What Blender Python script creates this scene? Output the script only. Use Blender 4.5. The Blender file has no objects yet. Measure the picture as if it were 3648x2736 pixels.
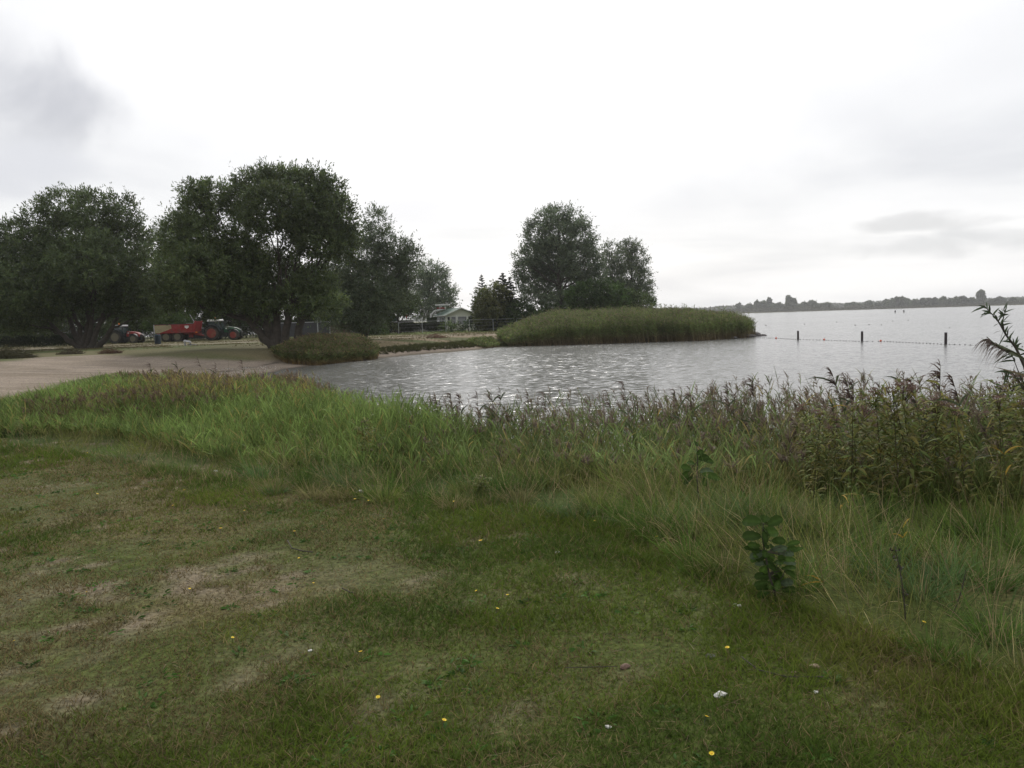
import bpy, math, random
import numpy as np
from mathutils import Matrix, Vector

scene = bpy.context.scene
# ---------------------------------------------------------------- camera
F_PX = 2837.0                      # focal length in photo pixels (3648 wide)
EYE = np.array((0.0, 0.0, 2.6))    # water surface is z = 0
PITCH, ROLL = math.radians(4.7), math.radians(-1.75)
cam_d = bpy.data.cameras.new("camera")
cam_d.sensor_width = 36.0
cam_d.lens = 36.0 * F_PX / 3648
cam_d.clip_start = 0.05
cam_d.clip_end = 8000
cam = bpy.data.objects.new("camera", cam_d)
scene.collection.objects.link(cam)
RM = Matrix.Rotation(math.radians(90) - PITCH, 4, 'X') @ Matrix.Rotation(ROLL, 4, 'Z')
cam.matrix_world = Matrix.Translation(Vector(EYE)) @ RM
scene.camera = cam
RNP = np.array(RM.to_3x3())

# ---------------------------------------------------------------- sky: bright overcast
SUN_EL = math.radians(42)
world = bpy.data.worlds.new("World")
scene.world = world
world.use_nodes = True
nt = world.node_tree
nt.nodes.clear()


def N(tree, typ, **kw):
    n = tree.nodes.new(typ)
    for k, v in kw.items():
        setattr(n, k, v)
    return n


def link(tree, a, b):
    tree.links.new(a, b)


def math_node(tree, op, a, b=None, clamp=False):
    n = N(tree, 'ShaderNodeMath', operation=op, use_clamp=clamp)
    for i, x in enumerate((a, b)):
        if x is None:
            continue
        if isinstance(x, (int, float)):
            n.inputs[i].default_value = x
        else:
            link(tree, x, n.inputs[i])
    return n.outputs[0]


def mix_rgb(tree, fac, a, b, blend='MIX'):
    n = N(tree, 'ShaderNodeMix', data_type='RGBA', blend_type=blend)
    for sock, x in ((n.inputs[0], fac), (n.inputs[6], a), (n.inputs[7], b)):
        if isinstance(x, (int, float)):
            sock.default_value = x
        elif isinstance(x, tuple):
            sock.default_value = (*x, 1) if len(x) == 3 else x
        else:
            link(tree, x, sock)
    return n.outputs[2]


def ramp(tree, fac, stops):
    n = N(tree, 'ShaderNodeValToRGB')
    el = n.color_ramp.elements
    while len(el) < len(stops):
        el.new(0.5)
    for e, (p, c) in zip(el, stops):
        e.position = p
        e.color = (*c, 1)
    link(tree, fac, n.inputs[0])
    return n.outputs[0]


sky = N(nt, 'ShaderNodeTexSky', sky_type='NISHITA', sun_disc=False, sun_elevation=SUN_EL,
        sun_rotation=0.0, altitude=0, air_density=1.0, dust_density=3.0)
tc = N(nt, 'ShaderNodeTexCoord')
sp = N(nt, 'ShaderNodeSeparateXYZ')
link(nt, tc.outputs['Generated'], sp.inputs[0])
zz = math_node(nt, 'MAXIMUM', sp.outputs[2], 0.0)
den = math_node(nt, 'ADD', zz, 0.13)
cx = math_node(nt, 'DIVIDE', sp.outputs[0], den)
cy = math_node(nt, 'DIVIDE', sp.outputs[1], den)
cb = N(nt, 'ShaderNodeCombineXYZ')
link(nt, cx, cb.inputs[0])
link(nt, cy, cb.inputs[1])
n1 = N(nt, 'ShaderNodeTexNoise')
n1.inputs['Scale'].default_value = 0.55
n1.inputs['Detail'].default_value = 7
n1.inputs['Roughness'].default_value = 0.5
n1.inputs['Distortion'].default_value = 0.4
link(nt, cb.outputs[0], n1.inputs['Vector'])
veil = ramp(nt, n1.outputs[0], [(0.32, (0.74, 0.75, 0.78)), (0.44, (0.87, 0.875, 0.89)), (0.56, (0.96, 0.96, 0.97)), (0.70, (1, 1, 1))])
# bank of grey cloud, high on the left, and streaks low over the lake on the right


def cloud_patch(u, v, au, av, nscale, seed):
    d = RNP @ np.array(((u - 1824) / F_PX, -(v - 1368) / F_PX, -1))
    d /= np.linalg.norm(d)
    rx = np.array((d[1], -d[0], 0)); rx /= np.linalg.norm(rx)
    ry = np.cross(rx, d)
    dots = []
    for ax, a in ((rx, au), (ry, av)):
        vm = N(nt, 'ShaderNodeVectorMath', operation='DOT_PRODUCT')
        link(nt, tc.outputs['Generated'], vm.inputs[0])
        vm.inputs[1].default_value = tuple(ax)
        off = float(ax @ d)
        q = math_node(nt, 'SUBTRACT', vm.outputs['Value'], off)
        q = math_node(nt, 'DIVIDE', q, a / F_PX)
        dots.append(math_node(nt, 'MULTIPLY', q, q))
    r2 = math_node(nt, 'ADD', dots[0], dots[1])
    no = N(nt, 'ShaderNodeTexNoise')
    no.inputs['Scale'].default_value = nscale
    no.inputs['Detail'].default_value = 6
    no.inputs['Distortion'].default_value = 0.3
    mp = N(nt, 'ShaderNodeMapping')
    mp.inputs['Location'].default_value = (seed, seed * 2.3, 0)
    mp.inputs['Scale'].default_value = (1, 1, 2.6 if av < 100 else 1)
    link(nt, tc.outputs['Generated'], mp.inputs[0])
    link(nt, mp.outputs[0], no.inputs['Vector'])
    e = math_node(nt, 'MULTIPLY', math_node(nt, 'SUBTRACT', no.outputs[0], 0.5), 4.0)
    f = math_node(nt, 'SUBTRACT', math_node(nt, 'ADD', 1.0, e), r2)
    # only in front of the viewer's half of the sky
    vm = N(nt, 'ShaderNodeVectorMath', operation='DOT_PRODUCT')
    link(nt, tc.outputs['Generated'], vm.inputs[0])
    vm.inputs[1].default_value = tuple(d)
    f = math_node(nt, 'MULTIPLY', f, math_node(nt, 'GREATER_THAN', vm.outputs['Value'], 0.3))
    mr = N(nt, 'ShaderNodeMapRange', interpolation_type='SMOOTHERSTEP')
    mr.inputs[1].default_value = -0.6
    mr.inputs[2].default_value = 1.5
    link(nt, f, mr.inputs[0])
    return mr.outputs[0]


col = veil
for (u, v, au, av, s, seed, dark) in ((30, 350, 290, 190, 8.5, 3.1, (0.55, 0.56, 0.60)), (0, 590, 220, 90, 8, 9.1, (0.70, 0.71, 0.75)),
                                      (3400, 860, 400, 45, 13, 1.7, (0.72, 0.73, 0.75)),
                                      (3250, 790, 260, 30, 15, 6.3, (0.72, 0.725, 0.74)),
                                      (1500, 740, 330, 60, 9, 4.4, (0.84, 0.845, 0.87))):
    fac = cloud_patch(u, v, au, av, s, seed)
    col = mix_rgb(nt, fac, col, dark)
gl = N(nt, 'ShaderNodeVectorMath', operation='DOT_PRODUCT')
link(nt, tc.outputs['Generated'], gl.inputs[0])
gl.inputs[1].default_value = (0, math.cos(SUN_EL), math.sin(SUN_EL))
gm = N(nt, 'ShaderNodeMapRange', interpolation_type='SMOOTHSTEP')
gm.inputs[1].default_value = .78; gm.inputs[2].default_value = 1.0; gm.inputs[3].default_value = 7.2; gm.inputs[4].default_value = 9.6
link(nt, gl.outputs['Value'], gm.inputs[0])
gv = N(nt, 'ShaderNodeCombineXYZ')
for i_ in range(3):
    link(nt, gm.outputs[0], gv.inputs[i_])
cl10 = mix_rgb(nt, 1.0, col, gv.outputs[0], 'MULTIPLY')
mx = mix_rgb(nt, 0.93, sky.outputs[0], cl10)
bg = N(nt, 'ShaderNodeBackground')
bg.inputs['Strength'].default_value = 0.1
link(nt, mx, bg.inputs['Color'])
wo = N(nt, 'ShaderNodeOutputWorld')
link(nt, bg.outputs[0], wo.inputs['Surface'])

sl = bpy.data.lights.new("sun", 'SUN')
sl.energy = 1.4
sl.angle = math.radians(18)
sl.color = (1.0, 0.96, 0.9)
sun = bpy.data.objects.new("sun", sl)
scene.collection.objects.link(sun)
sun.rotation_euler = (-(math.pi / 2 - SUN_EL), 0, 0)     # light comes from ahead (+Y), behind thin cloud
scene.view_settings.view_transform = 'Standard'
scene.view_settings.look = 'None'
scene.view_settings.exposure = 0.56
scene.view_settings.gamma = 1.0
scene.cycles.max_bounces = 8
scene.cycles.diffuse_bounces = 3
scene.cycles.glossy_bounces = 3
scene.cycles.transmission_bounces = 4
scene.cycles.transparent_max_bounces = 8
scene.cycles.volume_bounces = 1
HAZE_DENSITY = 0.00017

# ---------------------------------------------------------------- helpers
rng = np.random.default_rng(7)
random.seed(7)
UP = np.array((0., 0., 1.))


def ray(u, v):
    return RNP @ np.array(((u - 1824) / F_PX, -(v - 1368) / F_PX, -1.0))


def at(u, v, Y):
    d = ray(u, v)
    return EYE + d * (Y / d[1])


def hash2(ix, iy, seed):
    h = (ix.astype(np.int64) * 374761393 + iy.astype(np.int64) * 668265263 + seed * 974634777) & 0xffffffff
    h = ((h ^ (h >> 13)) * 1274126177) & 0xffffffff
    return ((h ^ (h >> 16)) & 0xffff) / 65535.0


def vnoise(x, y, scale, seed=0, octv=3):
    x = np.asarray(x, float) / scale; y = np.asarray(y, float) / scale
    tot = 0; amp = 1.0; s = 0
    for o in range(octv):
        ix, iy = np.floor(x), np.floor(y)
        fx, fy = x - ix, y - iy
        fx = fx * fx * (3 - 2 * fx); fy = fy * fy * (3 - 2 * fy)
        a = hash2(ix, iy, seed + o); b = hash2(ix + 1, iy, seed + o)
        c = hash2(ix, iy + 1, seed + o); d = hash2(ix + 1, iy + 1, seed + o)
        tot = tot + amp * ((a * (1 - fx) + b * fx) * (1 - fy) + (c * (1 - fx) + d * fx) * fy)
        s += amp; amp *= 0.5; x = x * 2.03 + 17.1; y = y * 2.03 + 5.3
    return tot / s


def sstep(a, b, x):
    t = np.clip((x - a) / (b - a), 0, 1)
    return t * t * (3 - 2 * t)


def seg_dist(px, py, poly, closed=False):
    best = np.full(np.shape(px), 1e9)
    pts = list(poly) + ([poly[0]] if closed else [])
    for (x0, y0), (x1, y1) in zip(pts[:-1], pts[1:]):
        dx, dy = x1 - x0, y1 - y0
        t = np.clip(((px - x0) * dx + (py - y0) * dy) / (dx * dx + dy * dy + 1e-12), 0, 1)
        best = np.minimum(best, np.hypot(px - x0 - t * dx, py - y0 - t * dy))
    return best


def inside(px, py, poly):
    r = np.zeros(np.shape(px), bool)
    n = len(poly)
    for i in range(n):
        x0, y0 = poly[i]; x1, y1 = poly[(i + 1) % n]
        if y0 == y1:
            continue
        c = ((y0 > py) != (y1 > py)) & (px < (x1 - x0) * (py - y0) / (y1 - y0) + x0)
        r ^= c
    return r


def np_mesh(name, V, Q, C=None, mat=None, parent=None, smooth=False, origin=None, T=None):
    """V verts (n,3); Q quads (m,4); T triangles (k,3); C colours per vertex."""
    V = np.asarray(V, np.float32)
    if origin is not None:
        V = V - np.asarray(origin, np.float32)
    me = bpy.data.meshes.new(name)
    me.vertices.add(len(V))
    me.vertices.foreach_set("co", V.ravel())
    Q = np.zeros((0, 4), np.int32) if Q is None else np.asarray(Q, np.int32)
    T = np.zeros((0, 3), np.int32) if T is None else np.asarray(T, np.int32)
    me.loops.add(Q.size + T.size)
    me.loops.foreach_set("vertex_index", np.concatenate((Q.ravel(), T.ravel())))
    me.polygons.add(len(Q) + len(T))
    me.polygons.foreach_set("loop_start", np.concatenate((np.arange(len(Q)) * 4, Q.size + np.arange(len(T)) * 3)).astype(np.int32))
    if smooth:
        me.polygons.foreach_set("use_smooth", np.ones(len(Q) + len(T), bool))
    me.update(calc_edges=True)
    if C is not None:
        a = me.color_attributes.new("Col", 'FLOAT_COLOR', 'POINT')
        cc = np.ones((len(V), 4), np.float32)
        cc[:, :3] = np.clip(C, 0, 1)
        a.data.foreach_set("color", cc.ravel())
    if mat is not None:
        me.materials.append(mat)
    ob = bpy.data.objects.new(name, me)
    scene.collection.objects.link(ob)
    if origin is not None and parent is None:
        ob.location = tuple(float(c) for c in origin)
    if parent is not None:
        ob.parent = parent
    return ob


class Batch:
    def __init__(s):
        s.V, s.Q, s.C, s.n = [], [], [], 0

    def add(s, V, Q, C):
        C = np.broadcast_to(np.asarray(C, np.float32), V.shape)
        s.V.append(V); s.Q.append(Q + s.n); s.C.append(C); s.n += len(V)

    def build(s, name, mat, parent=None, origin=None, smooth=False):
        return np_mesh(name, np.concatenate(s.V), np.concatenate(s.Q), np.concatenate(s.C), mat, parent, smooth, origin)


def nrm(a):
    return a / (np.linalg.norm(a, axis=-1, keepdims=True) + 1e-9)


PROF = {'leaf': lambda t: np.clip(np.sin(np.pi * (0.12 + 0.88 * t) ** 0.8) + 0.03, 0.02, 1),
        'blade': lambda t: np.clip(1 - t ** 1.6, 0.04, 1),
        'stem': lambda t: 1 - 0.5 * t}


def ribbons(P, D, L, W, g, S, c0, c1, prof='blade', side=None):
    n = len(P)
    t = np.linspace(0, 1, S + 1)
    D = np.broadcast_to(nrm(np.atleast_2d(D)), (n, 3))
    L = np.broadcast_to(L, n)[:, None, None]; W = np.broadcast_to(W, n)[:, None, None]
    g = np.broadcast_to(g, n)[:, None, None]
    tt = t[None, :, None]
    pos = P[:, None, :] + D[:, None, :] * L * tt - UP * g * L * tt ** 2
    if side is None:
        side = nrm(np.cross(D, nrm(rng.normal(size=(n, 3)))))
    w = W * PROF[prof](t)[None, :, None] * 0.5
    a = pos - side[:, None, :] * w
    b = pos + side[:, None, :] * w
    V = np.stack((a, b), axis=2).reshape(-1, 3)
    base = (np.arange(n) * (S + 1) * 2)[:, None] + (np.arange(S) * 2)[None, :]
    Q = np.stack((base, base + 1, base + 3, base + 2), axis=-1).reshape(-1, 4)
    c0 = np.broadcast_to(c0, (n, 3))[:, None, :]; c1 = np.broadcast_to(c1, (n, 3))[:, None, :]
    C = c0 * (1 - tt) + c1 * tt
    C = np.repeat(C, 2, axis=1).reshape(-1, 3)
    return V, Q, C


def diamonds(P, D, L, W, C, face=None):
    n = len(P)
    D = nrm(D)
    s = nrm(np.cross(D, nrm(rng.normal(size=(n, 3))) if face is None else face))
    L = np.broadcast_to(L, n)[:, None]; W = np.broadcast_to(W, n)[:, None]
    m = P + D * L * 0.45
    V = np.stack((P, m + s * W * .5, P + D * L, m - s * W * .5), axis=1).reshape(-1, 3)
    Q = np.arange(n * 4).reshape(-1, 4)
    return V, Q, np.repeat(np.broadcast_to(C, (n, 3)), 4, axis=0)


def tube(pts, rad, k=6, col=(0.05, 0.04, 0.03)):
    pts = np.asarray(pts, float); rad = np.broadcast_to(rad, len(pts))
    d = nrm(np.gradient(pts, axis=0))
    ref = np.array((1., 0, 0)) if abs(d[0][0]) < 0.8 else np.array((0, 1., 0))
    a = nrm(np.cross(d, ref)); b = np.cross(d, a)
    an = np.linspace(0, 2 * np.pi, k, endpoint=False)
    V = pts[:, None, :] + rad[:, None, None] * (a[:, None, :] * np.cos(an)[None, :, None] + b[:, None, :] * np.sin(an)[None, :, None])
    V = V.reshape(-1, 3)
    i = np.arange(len(pts) - 1)[:, None] * k; j = np.arange(k)[None, :]; j2 = (j + 1) % k
    Q = np.stack((i + j, i + j2, i + k + j2, i + k + j), axis=-1).reshape(-1, 4)
    return V, Q, np.broadcast_to(np.asarray(col, float), V.shape)


def curve(p0, p1, n=8, bulge=(0, 0, 0), wob=0.0):
    p0, p1 = np.asarray(p0, float), np.asarray(p1, float)
    t = np.linspace(0, 1, n)[:, None]
    c = p0 * (1 - t) + p1 * t + np.asarray(bulge, float) * 4 * t * (1 - t)
    if wob:
        w = rng.normal(size=(n, 3)) * wob
        w[0] = w[-1] = 0
        c = c + w
    return c


# ---------------------------------------------------------------- materials
def leaf_mat(name, transl=0.3, rough=0.6, vary=0.25, spec=0.25):
    m = bpy.data.materials.new(name); m.use_nodes = True
    t = m.node_tree; t.nodes.clear()
    at_ = N(t, 'ShaderNodeAttribute', attribute_name="Col")
    geo = N(t, 'ShaderNodeNewGeometry')
    no = N(t, 'ShaderNodeTexNoise'); no.inputs['Scale'].default_value = 1.3; no.inputs['Detail'].default_value = 3
    link(t, geo.outputs['Position'], no.inputs['Vector'])
    v = N(t, 'ShaderNodeMapRange'); v.inputs[3].default_value = 1 - vary; v.inputs[4].default_value = 1 + vary
    v.inputs[1].default_value = 0.3; v.inputs[2].default_value = 0.7
    link(t, no.outputs[0], v.inputs[0])
    hs = N(t, 'ShaderNodeHueSaturation'); link(t, v.outputs[0], hs.inputs['Value']); link(t, at_.outputs['Color'], hs.inputs['Color'])
    p = N(t, 'ShaderNodeBsdfPrincipled'); p.inputs['Roughness'].default_value = rough
    p.inputs['Specular IOR Level'].default_value = spec
    link(t, hs.outputs[0], p.inputs['Base Color'])
    tr = N(t, 'ShaderNodeBsdfTranslucent'); link(t, hs.outputs[0], tr.inputs['Color'])
    ms = N(t, 'ShaderNodeMixShader'); ms.inputs[0].default_value = transl
    link(t, p.outputs[0], ms.inputs[1]); link(t, tr.outputs[0], ms.inputs[2])
    o = N(t, 'ShaderNodeOutputMaterial'); link(t, ms.outputs[0], o.inputs[0])
    return m


def mat(name, col, rough=0.6, metal=0.0, vary=0.12, nscale=6.0, bump=0.0, use_attr=False, dirt=None, spec=0.4):
    m = bpy.data.materials.new(name); m.use_nodes = True
    t = m.node_tree
    p = t.nodes['Principled BSDF']
    geo = N(t, 'ShaderNodeTexCoord')
    no = N(t, 'ShaderNodeTexNoise'); no.inputs['Scale'].default_value = nscale; no.inputs['Detail'].default_value = 6
    link(t, geo.outputs['Object'], no.inputs['Vector'])
    v = N(t, 'ShaderNodeMapRange'); v.inputs[3].default_value = 1 - vary; v.inputs[4].default_value = 1 + vary
    v.inputs[1].default_value = 0.3; v.inputs[2].default_value = 0.7
    link(t, no.outputs[0], v.inputs[0])
    hs = N(t, 'ShaderNodeHueSaturation'); link(t, v.outputs[0], hs.inputs['Value'])
    if use_attr:
        a = N(t, 'ShaderNodeAttribute', attribute_name="Col"); link(t, a.outputs['Color'], hs.inputs['Color'])
    else:
        hs.inputs['Color'].default_value = (*col, 1)
    out = hs.outputs[0]
    if dirt:
        n2 = N(t, 'ShaderNodeTexNoise'); n2.inputs['Scale'].default_value = 2.1; n2.inputs['Detail'].default_value = 8
        link(t, geo.outputs['Object'], n2.inputs['Vector'])
        mr = N(t, 'ShaderNodeMapRange'); mr.inputs[1].default_value = 0.48; mr.inputs[2].default_value = 0.72
        link(t, n2.outputs[0], mr.inputs[0])
        out = mix_rgb(t, mr.outputs[0], out, dirt)
    link(t, out, p.inputs['Base Color'])
    p.inputs['Roughness'].default_value = rough; p.inputs['Metallic'].default_value = metal
    p.inputs['Specular IOR Level'].default_value = spec
    if bump:
        b = N(t, 'ShaderNodeBump'); b.inputs['Strength'].default_value = bump; b.inputs['Distance'].default_value = 0.03
        link(t, no.outputs[0], b.inputs['Height']); link(t, b.outputs[0], p.inputs['Normal'])
    return m


def tag(o, label=None, cat=None, group=None, kind=None):
    for k, v in (('label', label), ('category', cat), ('group', group), ('kind', kind)):
        if v:
            o[k] = v
    return o


def empty(name, loc, rz=0.0):
    o = bpy.data.objects.new(name, None)
    scene.collection.objects.link(o)
    o.location = tuple(float(c) for c in loc); o.rotation_euler = (0, 0, rz)
    o.empty_display_size = 0.2
    return o


def copy_tree(o, parent=None):
    c = o.copy(); scene.collection.objects.link(c); c.parent = parent
    for ch in list(o.children):
        copy_tree(ch, c)
    return c


M_LEAF = leaf_mat("leaf_surface", .32, .6, .2, .12)
M_GRASS = leaf_mat("grass_surface", 0.38, 0.6, 0.2, 0.10)
M_BARK = mat("bark", (0.05, 0.042, 0.033), 0.9, vary=0.3, nscale=4, bump=0.6)

# ---------------------------------------------------------------- terrain
SHORE = [(3000, -60), (300, 0), (60, 4), (20, 8), (14, 8.6), (9, 9.3), (6, 10.2), (3, 11.6), (0, 12.6), (-1.6, 14.6), (-3.3, 18.3), (-6, 21.8),
         (-9, 26), (-12, 33), (-13.4, 42), (-13.4, 48), (-12.4, 52), (-10.6, 56.5), (-7.8, 62.5), (-5.2, 66), (-3.0, 69),
         (-2.4, 71.5), (-1.0, 74), (4, 74.2), (10, 74.5), (18, 75), (23, 79), (26, 83.2), (24.5, 86.5), (20, 90), (17, 100),
         (19, 118), (12, 135), (-10, 150), (-60, 175), (-400, 260), (-3000, 500)]
LANDPOLY = SHORE + [(-6000, 500), (-6000, -4000), (6000, -4000), (6000, -60)]
SAND = [(-70, 48), (-45, 47), (-30, 46), (-32, 54.5), (-28, 55), (-20, 50.7), (-17, 51.2), (-14.5, 53), (-12.2, 53), (-11.5, 48), (-12, 40), (-11, 33),
        (-9, 27.5), (-8.5, 24.5), (-13, 26), (-15.5, 30), (-16.4, 37.5), (-18.4, 38.5), (-17.6, 32), (-15.5, 27.5), (-14.2, 22.5), (-15, 18), (-40, 14), (-80, 30)]
FARY = 1100.0


def far_edge(x):
    return FARY + 14 * (vnoise(x, 0 * x, 260, 5, 2) - .5)


def height(x, y, detail=True):
    x = np.asarray(x, float); y = np.asarray(y, float)
    sd = seg_dist(x, y, SHORE)
    sd = np.where(inside(x, y, LANDPOLY), sd, -sd)
    near = y < 35
    w = np.where(near, 5.5, np.where(y < 66, 9.0, 7.0))
    z = np.where(sd > 0, 1.0 * (0.35 * sstep(0, 1.6, sd) + 0.65 * sstep(0.3, w, sd)), np.maximum(-1.6, sd * 0.16))
    # beach is a flatter slope
    ds = seg_dist(x, y, SAND, True)
    ins = inside(x, y, SAND)
    dsig = np.where(ins, ds, -ds)
    k = sstep(-2.5, 2.5, dsig)
    zb = np.where(sd > 0, np.clip(0.055 * sd, 0, 0.9), z)
    z = np.where(sd > 0, z * (1 - k) + zb * k, z)
    if detail:
        amp = np.where(sd > 1.0, 1.0, 0.2)
        z = z + np.where(dsig > 0, .05, 0) * (vnoise(x, y, .45, 33, 2) - .5) * sstep(70, 20, y) + amp * (0.10 * (vnoise(x, y, 3.1, 11) - .5) + 0.035 * (vnoise(x, y, 0.7, 21) - .5))
        # rut across the meadow and low swell under the big willow
        z = z + 0.16 * np.exp(-((x + 24) / 16) ** 2 - ((y - 66) / 5.0) ** 2)
    fe = y - far_edge(x)
    zf = np.where(fe > 0, 1.6 * sstep(-2, 14, fe), np.maximum(-1.6, fe * 0.12))
    z = np.where(y > 800, zf, z)
    return z, sd, dsig


def hz(x, y):
    return height(np.asarray(x, float), np.asarray(y, float))[0]


def hz1(x, y):
    return float(height(np.array([float(x)]), np.array([float(y)]))[0][0])


def ground_at(u, v):
    """where the sight line through a photo pixel meets the land"""
    d = ray(u, v)
    t = np.geomspace(1.5, 400, 900)
    P = EYE + d * t[:, None]
    h = hz(P[:, 0], P[:, 1])
    below = np.nonzero(P[:, 2] < h)[0]
    i = below[0] if len(below) else len(t) - 1
    return np.array((P[i, 0], P[i, 1], h[i]))


def axis_ticks(spec):
    out = []
    for a, b, s in spec:
        out.append(np.arange(a, b, s))
    return np.unique(np.concatenate(out))


def grow(a, b, s0, k):
    v = [a]; s = s0
    while v[-1] < b:
        v.append(v[-1] + s); s *= k
    return np.array(v)


gx = np.concatenate((-grow(16, 2050, .3, 1.045)[::-1], np.arange(-16, 16, .16)[1:], grow(16, 2050, .3, 1.045)))
gy = np.concatenate((-grow(1, 900, .5, 1.2)[::-1], np.arange(-1, 24, .14)[1:], grow(24, 92, .35, 1.006), grow(92.6, 1080, 1.0, 1.045)[:-1],
                     np.arange(1082, 1130, 3.0), grow(1131, 2050, 10, 1.15)))
gx = np.unique(np.round(gx, 3)); gy = np.unique(np.round(gy, 3))
GX, GY = np.meshgrid(gx, gy)
X, Y_ = GX.ravel(), GY.ravel()
Z, SD, DS = height(X, Y_)


def tall_edge(x):
    """y beyond which the mown lawn turns into rough grass"""
    return np.interp(x, [-30, -12, -7.9, -5.8, -3.4, -1.9, 0, .92, 1.15, 1.5, 1.9, 2.6, 4, 8],
                     [18, 12.8, 11.5, 10.1, 8.1, 7.1, 6.3, 5.4, 4.3, 3.7, 3.1, 1.9, .4, -2])


def bare_mask(x, y):
    """trodden, sandy places in the lawn"""
    a = vnoise(x, y, 1.15, 31, 4); b = vnoise(x, y, 0.32, 41, 3)
    left = sstep(1.4, -2.2, x)
    f_ = vnoise(x, y, .11, 45, 2)
    m = sstep(0.58, 0.74, a * 0.40 + b * 0.32 + f_ * .28 + 0.05 * left) * .58
    for (u, v, r, s) in ((60, 2125, .42, 1.0), (900, 2050, .5, .7), (1120, 2270, .4, .6), (950, 2330, .32, .65), (1280, 2010, .5, .6), (180, 2560, .5, .45), (250, 1730, .9, .6), (120, 1820, .8, .45)):
        d = ray(u, v); p = EYE + d * (-1.6 / d[2])
        m = np.maximum(m, .5 * s * np.clip(1.4 - np.hypot(x - p[0], (y - p[1]) * .75) / r - 0.8 * (1 - b), 0, 1))
    m = m * (.35 + 1.3 * sstep(.35, .65, f_)) * (.4 + .6 * left)
    return np.clip(m, 0, 1)


def ground_colour(x, y, sd, ds):
    c_green = np.array((0.058, 0.072, 0.018)); c_dry = np.array((0.098, 0.086, 0.036)); c_soil = np.array((0.160, 0.130, 0.090))
    c_sand = np.array((0.240, 0.198, 0.156))
    n = vnoise(x, y, 1.6, 51, 4)[:, None]; n2 = vnoise(x, y, 9.0, 61, 3)[:, None]
    c = c_green + (c_dry - c_green) * sstep(0.42, 0.68, n)
    b = bare_mask(x, y)[:, None]
    c = c * (1 - b) + c_soil * b
    # meadow beyond the bay: tan and green bands
    mead = (sstep(40, 52, y)[:, None])
    nb = vnoise(x * 0.22, y, 3.3, 71, 4)[:, None]
    tan = np.array((0.20, 0.155, 0.10)); gr = np.array((0.085, 0.098, 0.036)); brt = np.array((0.10, 0.15, 0.035))
    gr = gr * .85
    mc = gr + (tan - gr) * sstep(0.34, 0.60, nb) * (.35 + .65 * sstep(-22, -8, x))[:, None]
    tr = np.exp(-((y - 83 - 0.05 * x + 2 * (n2[:, 0] - .5)) / 2.4) ** 2)[:, None] + 0.8 * np.exp(-((y - 92 - 0.05 * x) / 2.2) ** 2)[:, None]
    mc = mc + (np.array((0.27, 0.22, 0.17)) - mc) * np.clip(tr * (0.35 + nb), 0, 1)
    band = (sstep(97, 103, y) * sstep(128, 118, y) * sstep(-40, -15, x))[:, None]
    mc = mc * (1 - 0.8 * band) + brt * 0.8 * band
    c = c * (1 - mead) + mc * mead
    # sand
    k = sstep(-0.5, 0.7, ds + 1.6 * (vnoise(x, y, 1.8, 81, 4) - .5))[:, None]
    fl = sstep(0.42, 0.62, vnoise(x * .35, y, 1.3, 83, 4))[:, None] * 0.55
    cs = c_sand * (1 - fl) + np.array((0.155, 0.125, 0.09)) * fl
    # tyre tracks across the beach, trodden sand, strand line of weed
    for o_ in (0, 1.7):
        tk_ = np.exp(-((y - (41 + o_ + .16 * (x + 25) + 2.0 * np.sin(x * .09))) / .28) ** 2)[:, None]
        cs = cs * (1 - .26 * tk_ * vnoise(x, y, .9, 87, 2)[:, None] * 1.6)
    cs = cs * (.74 + .5 * vnoise(x, y, .55, 85, 3))[:, None]
    sl_ = (np.exp(-((sd - 2.1 - 1.2 * vnoise(x, y, 2.2, 89, 2)) / .22) ** 2) * (vnoise(x, y, .5, 90, 2) > .42))[:, None]
    cs = cs * (1 - .6 * sl_)
    c = c * (1 - k) + cs * k
    # narrow strand of sand along the far side of the bay
    st = (sstep(2.2, 0.8, sd) * sstep(48, 54, y) * sstep(73, 70, y) * (y < 80))[:, None]
    c = c * (1 - st) + c_sand * 0.9 * st
    wet = sstep(0.55, 0.1, sd)[:, None]
    c = c * (1 - wet * .55)
    und = (sd < 0)[:, None]
    c = np.where(und, np.array((0.10, 0.085, 0.055)), c)
    far = (y > 800)[:, None]
    c = np.where(far, np.array((0.13, 0.13, 0.06)), c)
    return c


C = ground_colour(X, Y_, SD, DS)
nx, ny = len(gx), len(gy)
ii = (np.arange(ny - 1)[:, None] * nx + np.arange(nx - 1)[None, :]).ravel()
Qg = np.stack((ii, ii + 1, ii + nx + 1, ii + nx), axis=-1)
M_GROUND = mat("ground_soil", (0.1, 0.1, 0.1), 0.95, vary=0.22, nscale=9.0, bump=0.9, use_attr=True, spec=0.1)
t = M_GROUND.node_tree
pr = t.nodes['Principled BSDF']
src = pr.inputs['Base Color'].links[0].from_socket
g1 = N(t, 'ShaderNodeTexCoord'); g2 = N(t, 'ShaderNodeTexNoise'); g2.inputs['Scale'].default_value = 38; g2.inputs['Detail'].default_value = 5
link(t, g1.outputs['Object'], g2.inputs['Vector'])
mr = N(t, 'ShaderNodeMapRange'); mr.inputs[1].default_value = 0.3; mr.inputs[2].default_value = 0.7; mr.inputs[3].default_value = 0.55; mr.inputs[4].default_value = 1.45
link(t, g2.outputs[0], mr.inputs[0])
hs = N(t, 'ShaderNodeHueSaturation'); link(t, mr.outputs[0], hs.inputs['Value']); link(t, src, hs.inputs['Color'])
link(t, hs.outputs[0], pr.inputs['Base Color'])
ground = np_mesh("ground", np.stack((X, Y_, Z), -1), Qg, C, M_GROUND, smooth=True)
tag(ground, "sandy lake shore with lawn, beach and meadow", None, None, 'structure')

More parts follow.
